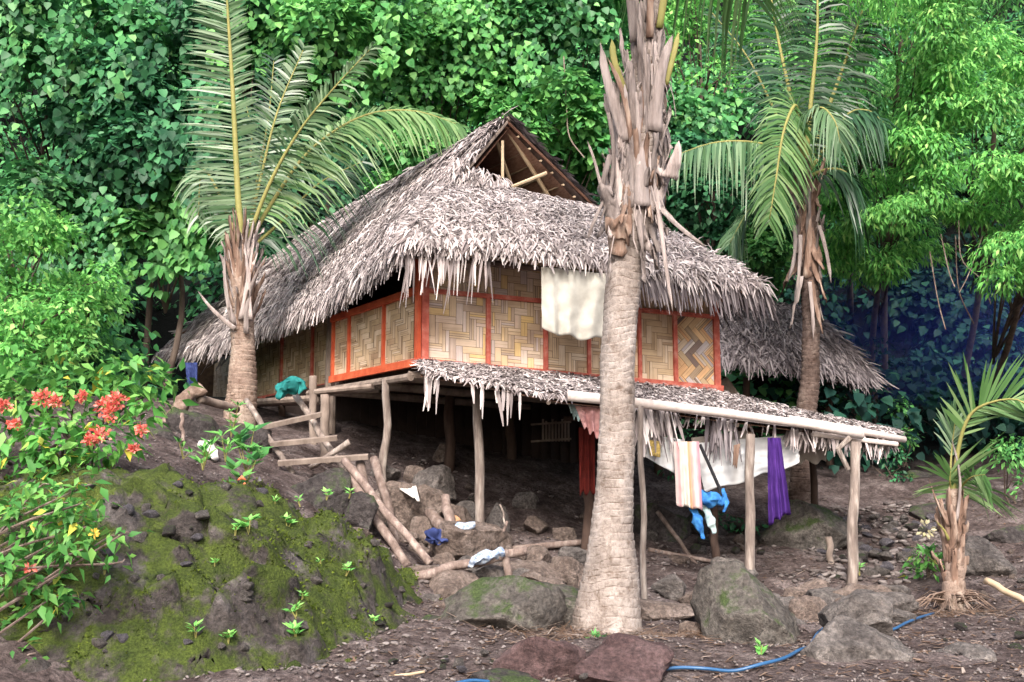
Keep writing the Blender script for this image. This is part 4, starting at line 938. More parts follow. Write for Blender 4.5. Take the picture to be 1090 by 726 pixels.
# roots tuft
# left palm
Yl = 14.3
base = P(256, 452, Yl); lp = thing('coconut_palm', 'slim coconut palm with long upright green frond at the left end of the hut', 'palm tree', base)
palm_trunk(lp, [base - [0, 0, .25], P(257, 420, Yl), P(259, 380, Yl), P(258, 350, Yl), P(257, 310, Yl), P(257, 262, Yl)], [.26, .215, .175, .165, .17, .12], 'palm_trunk_b', ring=.09, seg=22, amp=.022)
for i in range(60):
    py = g.uniform(275, 362); th = g.uniform(-PI, 0.3); c = P(257, py, Yl); d = np.array([math.cos(th), math.sin(th), 0])
    sheath_strip(lp, c + d * .15, d, g.uniform(.35, .9), g.uniform(.02, .20), g.uniform(.07, .15), .015, 'sheath' if g.random() < .35 else 'sheath_brown', lean=g.normal() * .08)
for a_ in ((262, 355, 285, 275), (250, 350, 212, 310), (248, 345, 240, 268), (256, 340, 254, 250), (266, 340, 272, 255)): stub(*a_, .08, .025, 'sheath', Yl - .2, 0, lp)
B0 = P(258, 272, Yl)
face = (0, -1, .15)
frond(lp, [B0, P(253, 200, Yl), P(248, 100, Yl), P(243, 20, Yl), P(238, -60, Yl - .1)], .88, 125, face, 'frond', r0=.06, droop=.10, ang=(2, 34), side=(.88, .5), wid=.038, start=.05, seed=1)
frond(lp, [B0, P(275, 200, Yl + .3), P(295, 120, Yl + .6), P(325, 48, Yl + .9)], .50, 64, (0.3, -1, .3), 'frond', droop=.25, ang=(12, 45), wid=.04, start=.2, seed=2)
frond(lp, [B0, P(268, 220, Yl + .5), P(285, 130, Yl + 1.0), P(292, 60, Yl + 1.5)], .62, 50, (0.3, -1, .3), 'frond_dark', droop=.3, ang=(12, 45), wid=.04, seed=3)
frond(lp, [B0, P(285, 200, Yl - .1), P(315, 145, Yl - .2), P(350, 100, Yl - .3), P(398, 48, Yl - .4)], .55, 60, (0.5, -.8, .4), 'frond', droop=.6, ang=(20, 65), wid=.04, start=.25, broken=.15, seed=4)
frond(lp, [B0, P(290, 215, Yl + .1), P(330, 160, Yl + .2), P(385, 124, Yl + .2), P(440, 118, Yl + .1), P(492, 134, Yl)], .95, 105, (0.2, -.75, .6), 'frond_lime', droop=.55, ang=(15, 55), side=(.4, 1.0), wid=.045, start=.14, seed=5)
frond(lp, [B0, P(300, 235, Yl + .4), P(340, 195, Yl + .8), P(390, 170, Yl + 1.2)], .8, 54, (0.2, -.75, .6), 'frond_dark', droop=.8, ang=(15, 50), wid=.04, seed=6)
frond(lp, [B0, P(245, 235, Yl), P(225, 190, Yl + .3), P(214, 185, Yl + .4), P(211, 235, Yl + .3)], .5, 40, (0.2, -1, .2), 'frond', droop=.7, ang=(10, 50), wid=.04, seed=7)
frond(lp, [B0, P(262, 210, Yl + .6), P(268, 150, Yl + 1.4), P(262, 110, Yl + 2.4)], .6, 44, (0, -.8, .6), 'frond_dark', droop=.6, wid=.04, seed=8)
# right palm
Yr = 14.6
base = gp(852, 515, Yr); rp = thing('coconut_palm', 'dark trunked coconut palm with drooping fronds behind the right end of the awning', 'palm tree', base)
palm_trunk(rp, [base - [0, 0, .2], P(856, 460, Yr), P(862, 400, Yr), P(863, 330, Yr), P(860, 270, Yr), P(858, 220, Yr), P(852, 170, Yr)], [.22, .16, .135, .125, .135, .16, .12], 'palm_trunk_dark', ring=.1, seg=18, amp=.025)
for i in range(40):
    py = g.uniform(195, 300); th = g.uniform(-PI, 0.3); c = P(858, py, Yr); d = np.array([math.cos(th), math.sin(th), 0])
    sheath_strip(rp, c + d * .15, d, g.uniform(.4, .9) * (1 if g.random() < .6 else -1), g.uniform(.02, .2), g.uniform(.12, .2), .04, 'sheath_brown' if g.random() < .7 else 'sheath', lean=g.normal() * .08)
for a_ in ((852, 250, 848, 310), (872, 240, 884, 300), (846, 240, 838, 300), (862, 300, 866, 360)): stub(*a_, .06, .04, 'sheath', Yr - .25, 0, rp)
B0 = P(856, 190, Yr)
frond(rp, [B0, P(845, 165, Yr - .2), P(805, 152, Yr - .3), P(760, 152, Yr - .4), P(712, 168, Yr - .5)], .80, 76, (0, -.5, .85), 'frond', droop=.9, ang=(10, 35), side=(1., .25), wid=.042, start=.15, seed=11)
frond(rp, [B0, P(850, 135, Yr - .4), P(846, 112, Yr - .7), P(834, 140, Yr - 1.0), P(826, 190, Yr - 1.1), P(818, 240, Yr - 1.1)], .62, 60, (0.3, -1, .2), 'frond_lime', r0=.04, droop=.5, ang=(15, 45), side=(1, 1), wid=.045, start=.3, seed=12)
frond(rp, [B0, P(855, 140, Yr - .4), P(872, 115, Yr - .8), P(888, 128, Yr - 1.), P(895, 155, Yr - 1.0)], .55, 44, (0.2, -.6, .8), 'frond', droop=1.0, ang=(15, 50), wid=.042, start=.25, seed=13)
frond(rp, [B0, P(845, 120, Yr), P(828, 40, Yr + .1), P(815, -40, Yr + .2)], .72, 60, (0, -1, .2), 'frond_dark', r0=.05, droop=.45, ang=(8, 40), wid=.042, seed=14)
frond(rp, [B0, P(862, 120, Yr - .2), P(870, 30, Yr - .3), P(868, -50, Yr - .3)], .7, 60, (0, -1, .2), 'frond_dark', r0=.05, droop=.5, ang=(5, 35), wid=.042, seed=15)
frond(rp, [B0, P(880, 120, Yr + .2), P(905, 50, Yr + .3), P(925, -10, Yr + .3)], .65, 60, (-.3, -1, .3), 'frond_dark', r0=.05, droop=.6, ang=(8, 40), wid=.042, seed=16)
frond(rp, [B0, P(830, 130, Yr + .4), P(795, 60, Yr + .9), P(755, 10, Yr + 1.3)], .8, 64, (0.4, -.8, .5), 'frond_dark', droop=.6, wid=.045, seed=17)
frond(rp, [B0, P(890, 140, Yr), P(905, 120, Yr - .1), P(925, 118, Yr - .2), P(942, 132, Yr - .3)], .75, 50, (0, -.4, .9), 'frond_dark', droop=1.1, ang=(10, 40), wid=.045, seed=18)
frond(rp, [B0, P(885, 180, Yr - .1), P(905, 190, Yr - .2), P(918, 240, Yr - .2)], .7, 44, (0.4, -.5, .5), 'frond_dark', droop=1.0, wid=.045, seed=19)
frond(rp, [B0, P(830, 200, Yr + .5), P(800, 220, Yr + 1.0), P(775, 262, Yr + 1.2)], .7, 50, (0, -.5, .8), 'frond', droop=.7, ang=(15, 50), wid=.04, seed=20)
# palm sapling
Ys = 10.5
base = gp(1015, 644, Ys); sp = thing('palm_sapling', 'young coconut palm with a few stiff fronds on the path at the right', 'palm tree', base)
palm_trunk(sp, [base - [0, 0, .08], P(1016, 610, Ys), P(1016, 570, Ys), P(1014, 520, Ys)], [.14, .105, .09, .06], 'palm_trunk_b', ring=.11, seg=16, amp=.02)
for i in range(26):
    py = g.uniform(560, 640); th = g.uniform(-PI, 0.4); c = P(1015, py, Ys); d = np.array([math.cos(th), math.sin(th), 0])
    sheath_strip(sp, c + d * .09, d, g.uniform(.3, .62), g.uniform(.0, .10), g.uniform(.09, .16), .03, 'sheath_brown' if g.random() < .75 else 'sheath', lean=g.normal() * .05)
B0 = P(1014, 540, Ys)
frond(sp, [B0, P(1018, 490, Ys), P(1028, 450, Ys - .1), P(1045, 432, Ys - .2), P(1080, 425, Ys - .4), P(1105, 440, Ys - .6)], .62, 36, (0, -1, .2), 'frond_lime', r0=.028, droop=.05, ang=(35, 60), side=(1, 1), wid=.035, start=.33, lift=.05, spread=.06, seed=31, broken=.12)
frond(sp, [B0, P(1012, 520, Ys), P(1011, 512, Ys - .05), P(1012, 500, Ys - .1)], .72, 12, (0, -1, .2), 'frond_lime', r0=.02, droop=.12, ang=(0, 70), side=(.75, 1.1), wid=.038, start=.2, spread=.1, seed=32)
frond(sp, [B0, P(1022, 520, Ys), P(1034, 508, Ys - .2), P(1050, 505, Ys - .4)], .58, 18, (0, -1, .3), 'frond_lime', r0=.02, droop=.2, ang=(0, 55), side=(.3, 1.0), wid=.036, start=.25, seed=33)
frond(sp, [B0, P(1012, 500, Ys + .1), P(1014, 470, Ys + .2), P(1018, 440, Ys + .2)], .45, 14, (0, -1, .2), 'frond', r0=.018, droop=.15, ang=(45, 80), side=(1, .6), wid=.03, start=.5, seed=34)
stub(1010, 560, 990, 510, .03, .008, 'sheath_brown', Ys - .1, 0, sp); stub(1018, 555, 1012, 470, .035, .012, 'sheath', Ys - .12, 0, sp); stub(1010, 575, 996, 555, .03, .01, 'rachis', Ys - .1, 0, sp)
rt = MB()
for i in range(44):
    th = g.uniform(0, 2 * PI); a = base + np.array([math.cos(th) * .1, math.sin(th) * .1, g.uniform(.0, .15)]); b = base + np.array([math.cos(th), math.sin(th), 0]) * g.uniform(.12, .5) + g.normal(size=3) * .06; b[2] = gh(b[0], b[1]) + .02
    rt.tube([a, (a + b) / 2 + [0, 0, .06], b], [.012, .009, .004], 4)
rt.build('roots', M['stump'], sp)

# ------------------------------------------------------------------ ladder, poles, logs
lad = thing('wooden_ladder', 'rough wooden pole ladder leading up to the hut landing', 'ladder', gp(330, 500, 12.2))
def pole(pa, pb, r, name, mat, parent=None, r2=None, wob=.02, **k):
    return crooked(P(*pa), P(*pb), r, r2 or r * .85, wob=wob).build(name, M[mat], parent, smooth=True, **k)
pole((262, 426, 12.5), (312, 505, 11.9), .04, 'rail', 'pole', lad); pole((314, 420, 12.7), (372, 508, 12.0), .045, 'rail', 'pole', lad)
for (a, b) in (((278, 455, 12.2), (342, 441, 12.3)), ((288, 473, 12.0), (359, 466, 12.1)), ((296, 493, 11.8), (392, 486, 11.9))):
    MB().beam(P(*a), P(*b), .07, .055, up=(0, -.3, 1)).build('rung', M['grey_wood'], lad)
tag(pole((366, 490, 11.6), (458, 600, 10.7), .05, 'pole', 'log'), 'long pinkish pole leaning down from the ladder, upper one of the crossing pair', 'pole')
tag(pole((372, 508, 11.5), (434, 603, 10.8), .055, 'pole', 'log'), 'long pole leaning down from the ladder just below the upper pinkish pole', 'pole')
tag(pole((398, 488, 11.9), (428, 600, 11.2), .055, 'pole', 'log'), 'straight pole crossing behind the leaning pair, nearest to the crooked corner post', 'pole')
tag(pole((383, 492, 12.0), (410, 598, 11.2), .055, 'pole', 'log'), 'thicker pole crossing behind the leaning pair, left of the straight one', 'pole')
tag(pole((372, 470, 11.9), (330, 498, 12.0), .04, 'pole', 'pole'), 'short stick lying across the foot of the ladder', 'pole')
o = crooked(P(440, 615, 10.4), P(541, 590, 10.6), .055, .045, wob=.06).build('log', M['log'], smooth=True, label='crooked fallen log lying over boulders below the tall peeling post', cat='log')
tag(pole((538, 588, 10.6), (541, 632, 10.5), .045, 'stake', 'log'), 'short upright stake holding the right end of the fallen log', 'stake')
tag(pole((518, 594, 11.3), (560, 586, 11.4), .06, 'log', 'log'), 'short thick log behind the stake under the hut', 'log')
tag(pole((540, 585, 12.2), (622, 577, 12.4), .045, 'log', 'log'), 'long straight log bedded in the soil bank left of the palm trunk', 'log')
tag(pole((474, 528, 11.6), (480, 568, 11.3), .05, 'wood_stump', 'log', r2=.07), 'upright split wood block standing on the flat boulder under the hut', 'wood')
tag(pole((456, 545, 11.7), (476, 566, 11.4), .06, 'wood_block', 'log', r2=.09), 'stubby wood knot leaning on the upright split block', 'wood')
tag(pole((483, 552, 11.8), (496, 562, 11.5), .045, 'wood_block', 'cut_wood'), 'orange freshly cut piece of wood beside the upright split block', 'wood')
tag(pole((540, 555, 12), (524, 585, 11.8), .018, 'stick', 'log'), 'thin forked stick leaning by the tall peeling post', 'stick')
tag(pole((532, 537, 12), (538, 560, 11.9), .012, 'stick', 'pole'), 'thin curved twig standing above the forked stick', 'stick')
tag(pole((700, 545, 13), (742, 602, 12.4), .03, 'branch', 'log'), 'bare brown branch leaning on the bank behind the pale post', 'branch')
tag(pole((690, 585, 12.6), (770, 600, 12.4), .03, 'branch', 'log'), 'bare branch lying flat on the bank under laundry', 'branch')
tag(pole((882, 572, 12.6), (886, 606, 12.5), .045, 'stake', 'grey_wood'), 'short leaning stake left of the last awning post', 'stake')
tag(pole((820, 606, 12.6), (940, 612, 12.3), .05, 'log', 'wood_dark'), 'dark log lying along the bank behind the last two awning posts', 'log')
tag(pole((1050, 618, 10.2), (1095, 642, 9.6), .035, 'bamboo_pole', 'bamboo'), 'pale bamboo pole lying on the ground at the right edge', 'pole')
tag(pole((405, 722, 7.1), (452, 715, 7.2), .012, 'stick', 'bamboo'), 'thin yellow stick lying on the path at the bottom', 'stick')
tag(pole((870, 540, 15.5), (1000, 535, 15.5), .06, 'log', 'wood_dark'), 'dark fallen trunk on the far bank between awning end and palm sapling', 'log')
# leaning stump left of palm
st = MB().tube(smooth_curve([P(172, 464, 12.6) - [0, 0, .15], P(186, 440, 12.7), P(200, 422, 12.8), P(216, 413, 12.9)], 22), np.interp(np.linspace(0, 1, 22), [0, .6, 1], [.11, .10, .06]), 18)
V = st.v[0]
for i in range(len(V)): V[i] += np.array([noise.noise(Vector(V[i]) * 7), noise.noise(Vector(V[i]) * 7 + Vector((3, 3, 3))), noise.noise(Vector(V[i]) * 7 - Vector((3, 3, 3)))]) * .06
st.build('tree_stump', M['stump'], smooth=True, label='leaning dead tree stump left of the left palm', cat='tree stump')
tag(pole((212, 424, 12.9), (252, 436, 13.6), .06, 'log', 'grey_wood'), 'weathered log lying from the leaning stump to the left palm', 'log')
tag(pole((194, 440, 11.9), (195, 470, 11.8), .025, 'stake', 'log'), 'thin stake standing below the leaning stump', 'stake')

# ------------------------------------------------------------------ cloth
def hang(name, c4, mat, label, cat, folds=4, amp=.04, nu=40, nv=24, group=None, wave=.03, uv=False, seed=0, curve=0.0):
    a, b, c, d = [np.array(p, float) for p in c4]            # top-left, top-right, bottom-right, bottom-left
    nr = nrm(np.cross(b - a, d - a)); 
    if nr[1] > 0: nr = -nr
    V = []
    for i in range(nu + 1):
        for j in range(nv + 1):
            u, v = i / nu, j / nv; p = (a * (1 - u) + b * u) * (1 - v) + (d * (1 - u) + c * u) * v
            ph = noise.noise(Vector((u * folds * .8, v * .6, seed))) * 3
            p = p + nr * amp * (.3 + .9 * v) * math.sin(u * folds * 2 * PI + ph) + nr * amp * .6 * noise.noise(Vector((u * 7, v * 7, seed + 3)))
            p = p + np.array([0, 0, 1]) * (wave * v * math.sin(u * 2 * PI * 2.2 + seed) - curve * v * math.sin(PI * u))
            V.append(p)
    n = len(V); Fq = [(i * (nv + 1) + j, (i + 1) * (nv + 1) + j, (i + 1) * (nv + 1) + j + 1, i * (nv + 1) + j + 1) for i in range(nu) for j in range(nv)]
    V2 = [p + np.array([0, .008, 0]) for p in V]
    bd = [i * (nv + 1) + nv for i in range(nu + 1)]
    Fb = [(bd[i], bd[i + 1], bd[i + 1] + n, bd[i] + n) for i in range(nu)] + [(j, j + 1, j + 1 + n, j + n) for j in range(nv)] + [(nu * (nv + 1) + j, nu * (nv + 1) + j + 1, nu * (nv + 1) + j + 1 + n, nu * (nv + 1) + j + n) for j in range(nv)]
    o = mesh_obj(name, V + V2, Fq + [tuple(x + n for x in f[::-1]) for f in Fq] + Fb, M[mat], None, smooth=True, label=label, cat=cat, group=group)
    if uv:
        l = o.data.uv_layers.new(name='UVMap')
        for lp_ in o.data.loops:
            k = lp_.vertex_index % n; l.data[lp_.index].uv = ((k // (nv + 1)) / nu, (k % (nv + 1)) / nv)
    return o
hang('curtain_cloth', [P(576, 284, 11.75), P(652, 292, 12.0), P(643, 360, 12.0), P(578, 350, 11.75)], 'cloth_white', 'stained off white cloth hanging from the eave over the front wall', 'cloth', 2.6, .034, wave=.02, seed=2, curve=.05)
hang('hanging_sheet', [P(684, 462, 11.45), P(728, 468, 11.5), P(727, 509, 11.5), P(686, 486, 11.45)], 'cloth_sheet', 'white sheet hanging under the awning left of the striped towel', 'sheet', 2, .015, wave=.0, seed=5)
hang('hanging_sheet', [P(738, 472, 11.7), P(850, 462, 12.1), P(850, 494, 12.05), P(752, 524, 11.7)], 'cloth_sheet', 'long white sheet hanging under the awning between striped towel and purple cloth', 'sheet', 3, .03, wave=.02, seed=6)
hang('tarpaulin', [P(736, 466, 11.75), P(795, 458, 12.0), P(796, 468, 12.0), P(737, 480, 11.75)], 'tarp_grey', 'strip of grey tarpaulin folded along the top of the white sheets', 'tarpaulin', 2, .01, nu=20, nv=6, wave=0, seed=7)
hang('hanging_sheet', [P(838, 450, 12.5), P(884, 455, 12.6), P(880, 492, 12.55), P(842, 492, 12.5)], 'tarp_grey', 'pale grey cloth hanging behind the purple cloth near the awning end', 'sheet', 2, .02, seed=8)
hang('cloth_patch', [P(690, 468, 11.36), P(703, 470, 11.36), P(703, 487, 11.36), P(692, 485, 11.36)], 'patch', 'small brown and yellow patterned cloth hanging on the white sheet', 'cloth', 1, .005, nu=8, nv=6, wave=0)
hang('striped_towel', [P(717, 470, 11.4), P(744, 470, 11.4), P(748, 543, 11.35), P(720, 538, 11.35)], 'towel', 'long striped towel in cream, pink and orange hanging under the awning', 'towel', 2.5, .025, wave=.01, uv=True, seed=9)
hang('purple_cloth', [P(817, 466, 11.6), P(831, 466, 11.6), P(841, 546, 11.5), P(819, 558, 11.5)], 'cloth_purple', 'narrow purple cloth hanging near the peeling awning post', 'cloth', 3, .035, wave=.02, seed=10)
hang('red_cloth', [P(616, 455, 11.9), P(633, 455, 11.9), P(633, 524, 11.9), P(617, 526, 11.9)], 'cloth_red', 'dark red cloth hanging behind the palm trunk', 'cloth', 2, .03, seed=11)
hang('pink_cloth', [P(612, 432, 11.35), P(640, 434, 11.35), P(638, 466, 11.35), P(622, 456, 11.35)], 'cloth_pink', 'dusty pink cloth hanging under the pale pole left of palm trunk', 'cloth', 2, .03, seed=12)
hang('blue_cloth', [P(604, 428, 11.4), P(618, 432, 11.4), P(618, 448, 11.38), P(608, 442, 11.38)], 'cloth_paleblue', 'small pale blue cloth hanging under the left end of the pale pole', 'cloth', 1.5, .03, seed=13)
hang('navy_cloth', [P(197, 386, 17.2), P(210, 386, 17.2), P(210, 412, 17.15), P(199, 410, 17.15)], 'cloth_navy', 'navy blue cloth hanging below the far left eave', 'cloth', 1.5, .03, seed=14)
hang('brown_husk', [P(781, 474, 11.6), P(788, 472, 11.6), P(785, 497, 11.6), P(780, 497, 11.6)], 'sheath_brown', 'dry brown husk hanging beside the peeling awning post', 'husk', 1, .02, nu=8, nv=8)
MB().tube([P(672, 462, 11.83), P(740, 470, 11.85), P(850, 460, 12.3), P(885, 452, 12.55)], .006, 5).build('clothes_line', M['black_strap'], label='thin clothes line carrying the white sheets under awning', cat='clothes line')
MB().tube([P(745, 473, 11.5), P(766, 520, 11.45), P(769, 538, 11.45)], [.02, .02, .015], 6).build('strap', M['black_strap'], label='black strap holding up the blue bag under the awning', cat='strap')
bg_ = thing('blue_bag', 'blue and white swim bag with fins hanging under the awning', 'bag', P(755, 560, 11.45))
def blob(pts, rad, seg=26, flat=.55):
    mb = MB().tube(smooth_curve(pts, 26), np.interp(np.linspace(0, 1, 26), np.linspace(0, 1, len(rad)), rad), seg)
    V = mb.v[0]; cy = V[:, 1].mean(); r = max(rad)
    for i in range(len(V)):
        v = Vector(V[i]) ; k = r * .9
        V[i] += np.array([noise.noise(v * 14), noise.noise(v * 13 + Vector((5, 5, 5))), noise.noise(v * 12 - Vector((5, 5, 5)))]) * k * .6 + np.array([0, 1, .4]) * abs(noise.noise(v * 22)) * k * .5
    return mb
blob([P(744, 524, 11.45), P(756, 532, 11.4), P(772, 530, 11.45)], [.04, .085, .03]).build('pouch', M['cloth_blue'], bg_, smooth=True)
blob([P(737, 540, 11.45), P(743, 556, 11.42), P(749, 574, 11.4)], [.03, .06, .02]).build('fin', M['cloth_blue'], bg_, smooth=True)
blob([P(749, 536, 11.45), P(756, 554, 11.42), P(760, 568, 11.4)], [.03, .05, .02]).build('fin', M['cloth_paleblue'], bg_, smooth=True)
blob([P(769, 520, 11.45), P(773, 536, 11.42), P(770, 545, 11.4)], [.02, .035, .015]).build('strap_end', M['cloth_blue'], bg_, smooth=True)
blob([P(297, 425, 12.3), P(303, 413, 12.35), P(316, 410, 12.45), P(322, 416, 12.4)], [.03, .09, .11, .04]).build('teal_cloth', M['cloth_teal'], smooth=True, label='teal cloth bundle draped over the ladder top', cat='cloth')
blob([P(500, 602, 10.5), P(510, 595, 10.45), P(535, 588, 10.55)], [.03, .07, .04]).build('printed_bag', M['print_bag'], smooth=True, label='blue and white printed plastic bag lying on fallen log', cat='bag')
blob([P(455, 578, 11.2), P(462, 572, 11.2), P(478, 574, 11.2)], [.04, .10, .05]).build('navy_cloth', M['cloth_navy'], smooth=True, label='navy cloth dropped beside the flat boulder under the hut', cat='cloth')
blob([P(478, 570, 11.25), P(490, 562, 11.2), P(506, 558, 11.2)], [.03, .05, .03]).build('printed_bag', M['print_bag'], smooth=True, label='grey blue crumpled bag left of the tall peeling post', cat='bag')
hang('paper_sheet', [P(424, 520, 11.75), P(443, 517, 11.8), P(447, 534, 11.5), P(440, 530, 11.5)], 'paper', 'white sheet of paper on the big smooth brown boulder', 'paper', 1, .01, nu=8, nv=6, wave=0)
hl = MB()
for i in range(14): 
    p = P(258 + g.normal() * 7, 519 + g.normal() * 3, 9.42); hl.tube([p - [.04, 0, .01], p + [0, 0, .015], p + [.04, 0, -.01]], [.006, .022, .006], 6)
hl.build('orange_peelings', M['orange_pile'], smooth=True, label='heap of orange peelings on the blue grey stone atop the mound', cat='peelings')
for i in range(1):
    blob([P(214, 472, 11.2), P(222, 478, 11.1), P(230, 490, 11.0)], [.05, .07, .03]).build('white_rag', M['paper'], smooth=True, label='crumpled white rag beside the small plants on the mound crest', cat='rag')
def ghit(px, py, dz=.03):
    for Y in np.arange(6.5, 14, .02):
        p = P(px, py, Y)
        if p[2] < gh(p[0], p[1]) + dz: break
    v = Vector((p[0], p[1], 0)); p[2] = gh(p[0], p[1]) + .09 * noise.fractal(v * .9, 1, 2, 3) + .035 * noise.noise(v * 4.5) + dz; return p
def hose(pts, lab): 
    c = smooth_curve(pts, 60)
    MB().tube(c, .013, 7).build('water_hose', M['hose'], smooth=True, label=lab, cat='hose')
hose([ghit(*q_) for q_ in ((470, 730), (500, 723), (520, 720), (536, 717))], 'short length of blue hose at bottom edge left of the reddish boulders')
hose([ghit(*q_) for q_ in ((690, 708), (720, 706), (750, 706), (780, 709), (810, 709), (835, 703), (850, 694), (862, 685), (872, 675), (890, 668), (915, 668), (945, 670), (965, 664), (980, 656), (994, 648))], 'long blue water hose curving over the boulders from bottom centre to palm sapling')
# ------------------------------------------------------------------ foliage
HEART = (np.array([[0, 0, 0], [-.42, .12, .06], [-.40, .5, .02], [0, .5, -.05], [.42, .12, .06], [.40, .5, .02], [0, 1.05, -.12]]), np.array([[0, 3, 2, 1], [0, 4, 5, 3], [3, 6, 2, 2], [3, 5, 6, 6]]))
OVAL = (np.array([[0, 0, 0], [-.24, .35, .05], [0, .45, -.02], [.24, .35, .05], [0, 1, -.14]]), np.array([[0, 2, 1], [2, 4, 1], [0, 3, 2], [2, 3, 4]]))
LANCE = (np.array([[0, 0, 0], [-.15, .4, .04], [0, .45, -.01], [.15, .4, .04], [0, 1, -.18]]), np.array([[0, 2, 1], [2, 4, 1], [0, 3, 2], [2, 3, 4]]))
hv = HEART[0]; HEART = (hv, np.array([[0, 3, 1], [1, 3, 2], [0, 4, 3], [4, 5, 3], [3, 6, 2], [3, 5, 6]]))
def leaves(name, O, D, N, S, tmpl, mat, parent=None, **k):
    D = nrm(D); X = nrm(np.cross(D, N)); Nn = np.cross(X, D); tv, tf = tmpl; n = len(O)
    V = O[:, None] + (X[:, None] * tv[None, :, :1] + D[:, None] * tv[None, :, 1:2] + Nn[:, None] * tv[None, :, 2:3]) * S[:, None, None]
    Fc = (tf[None] + (np.arange(n) * len(tv))[:, None, None]).reshape(-1, 3)
    return mesh_obj(name, V.reshape(-1, 3), Fc, mat, parent, **k)
class Cloud:
    def __init__(s): s.O = []; s.D = []; s.N = []; s.S = []
    def add(s, O, D, N, S): s.O.append(O); s.D.append(D); s.N.append(N); s.S.append(S)
    def build(s, name, tmpl, mat, parent=None, **k):
        return leaves(name, np.concatenate(s.O), np.concatenate(s.D), np.concatenate(s.N), np.concatenate(s.S), tmpl, M[mat], parent, **k)
def clump(cl, c, r, n, size, g, flat=.75, facing=None, down=.6, shell=.35, outj=.45):
    d = nrm(g.normal(size=(n, 3)) + np.array([0, -.35, .45])); rr = (1 - shell * g.random(n) ** 1.5)[:, None]
    O = c + d * rr * np.array([r, r, r * flat]) + g.normal(size=(n, 3)) * size * .2
    o2 = d * np.array([1, 1, .6]); D = nrm(o2 + np.array([0, 0, -down]) + g.normal(size=(n, 3)) * .45)
    N = nrm(d + np.array([0, 0, .7]) + g.normal(size=(n, 3)) * outj); cl.add(O, D, N, size * g.uniform(.6, 1.3, n))
def drape(cl, top, length, width, n, size, g):          # hanging vine: leaves shingled down a cord
    t = g.random(n); O = top + np.stack([g.normal(size=n) * width, g.normal(size=n) * width * .6 - .1 * t, -t * length], 1)
    cl.add(O, nrm(np.stack([g.normal(size=n) * .5, -.35 + g.normal(size=n) * .3, -np.ones(n)], 1)), nrm(np.stack([g.normal(size=n) * .4, -np.ones(n), .6 + g.normal(size=n) * .4], 1)), size * g.uniform(.6, 1.25, n))
def tree(px, py, Y, rx, rz, nclump, cr, nl, size, tmpl, mat, label, seed, name='leafy_tree', cat='tree', group=None, down=.6, flat=.75, ry=None, drapes=0, foot=None, vis=True):
    g = np.random.default_rng(seed); c = P(px, py, Y); ry = ry or rx
    f = onp(c[0] + (1.5 if px > 850 else 0), c[1] + (5.5 if px > 850 else 0), 0)
    if tmpl is HEART: size *= .68; nl = int(nl * 1.75)
    else: size *= .85; nl = int(nl * 1.3)
    t = thing(name, label, cat, f, group); cl = Cloud(); cents = []
    for i in range(nclump):
        d = nrm(g.normal(size=3) + np.array([0, -.3, .15])); rr = g.uniform(.45, 1.0)
        cc = c + d * rr * np.array([rx, ry, rz]); cc[2] = max(cc[2], gh(cc[0], cc[1]) + .25 * cr)
        if in_house(cc, .6): continue
        cents.append(cc)
        clump(cl, cc, cr * g.uniform(.65, 1.3), nl, size, g, flat=flat, down=down)
    for i in range(drapes):
        d = g.uniform(-1, 1); drape(cl, c + np.array([d * rx, -ry * g.uniform(.6, 1.1), g.uniform(-.3, .8) * rz]), g.uniform(.8, 2.2), .16, 55, size, g)
    cl.build('crown', tmpl, mat, t)
    tr = MB(); top = c + [0, 0, rz * .2]; h = max(top[2] - f[2], .5); r0 = min(.05 + .03 * h, .075)
    mid = (f + top) / 2 + [g.normal() * .15 * h * .3, 0, 0]
    tr.tube(smooth_curve([f - [0, 0, .2], mid, top], 8), np.linspace(r0, r0 * .45, 8), 8)
    for cc in cents[::max(1, nclump // 14)]:
        b = f + (top - f) * g.uniform(.45, .95); m_ = (b + cc) / 2 + [0, 0, .1]
        tr.tube([b, m_, cc], [r0 * .35, r0 * .22, r0 * .1], 5)
    tr.build('trunk', M['bark'], t, smooth=True)
    return t
# vine covered slope (one mass)
g = np.random.default_rng(21)
# bank behind the foliage is the ground itself, shade put into its colour; vines cover it
def in_house(p, m_=1.2):
    q_ = p[:2] - C0[:2]; e1 = dL[:2]; e2 = np.array([-e1[1], e1[0]]); e2 = -e2 if e2[0] < 0 else e2
    t = q_ @ e1; s = q_ @ e2
    return -m_ < t < 11 + m_ and -m_ - .9 < s < 5.6 + m_ and p[2] < 6.2 - .35 * max(t - 4, 0)
vc = Cloud(); sc_ = Cloud(); sh_ = Cloud()
for i in range(520):
    px = g.uniform(-120, 1210); py = g.uniform(-90, 470); 
    Y = 0
    for Yt in np.arange(17, 44, .4):
        p = P(px, py, Yt)
        if p[2] < gh(p[0], p[1]) + .5: Y = Yt; break
    if not Y or in_house(P(px, py, Y)) or (870 < px < 1110 and 300 < py < 450 and g.random() < .3): continue
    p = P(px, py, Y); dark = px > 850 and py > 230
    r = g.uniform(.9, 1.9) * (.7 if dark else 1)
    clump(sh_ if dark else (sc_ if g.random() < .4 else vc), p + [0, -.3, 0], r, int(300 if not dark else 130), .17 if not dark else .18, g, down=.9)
sh_.build('hollow_undergrowth', HEART, 'leaf_shade', kind='stuff'); vc.build('hillside_vines', HEART, 'leaf_vine', kind='stuff'); sc_.build('hillside_undergrowth', HEART, 'leaf_deep', kind='stuff')

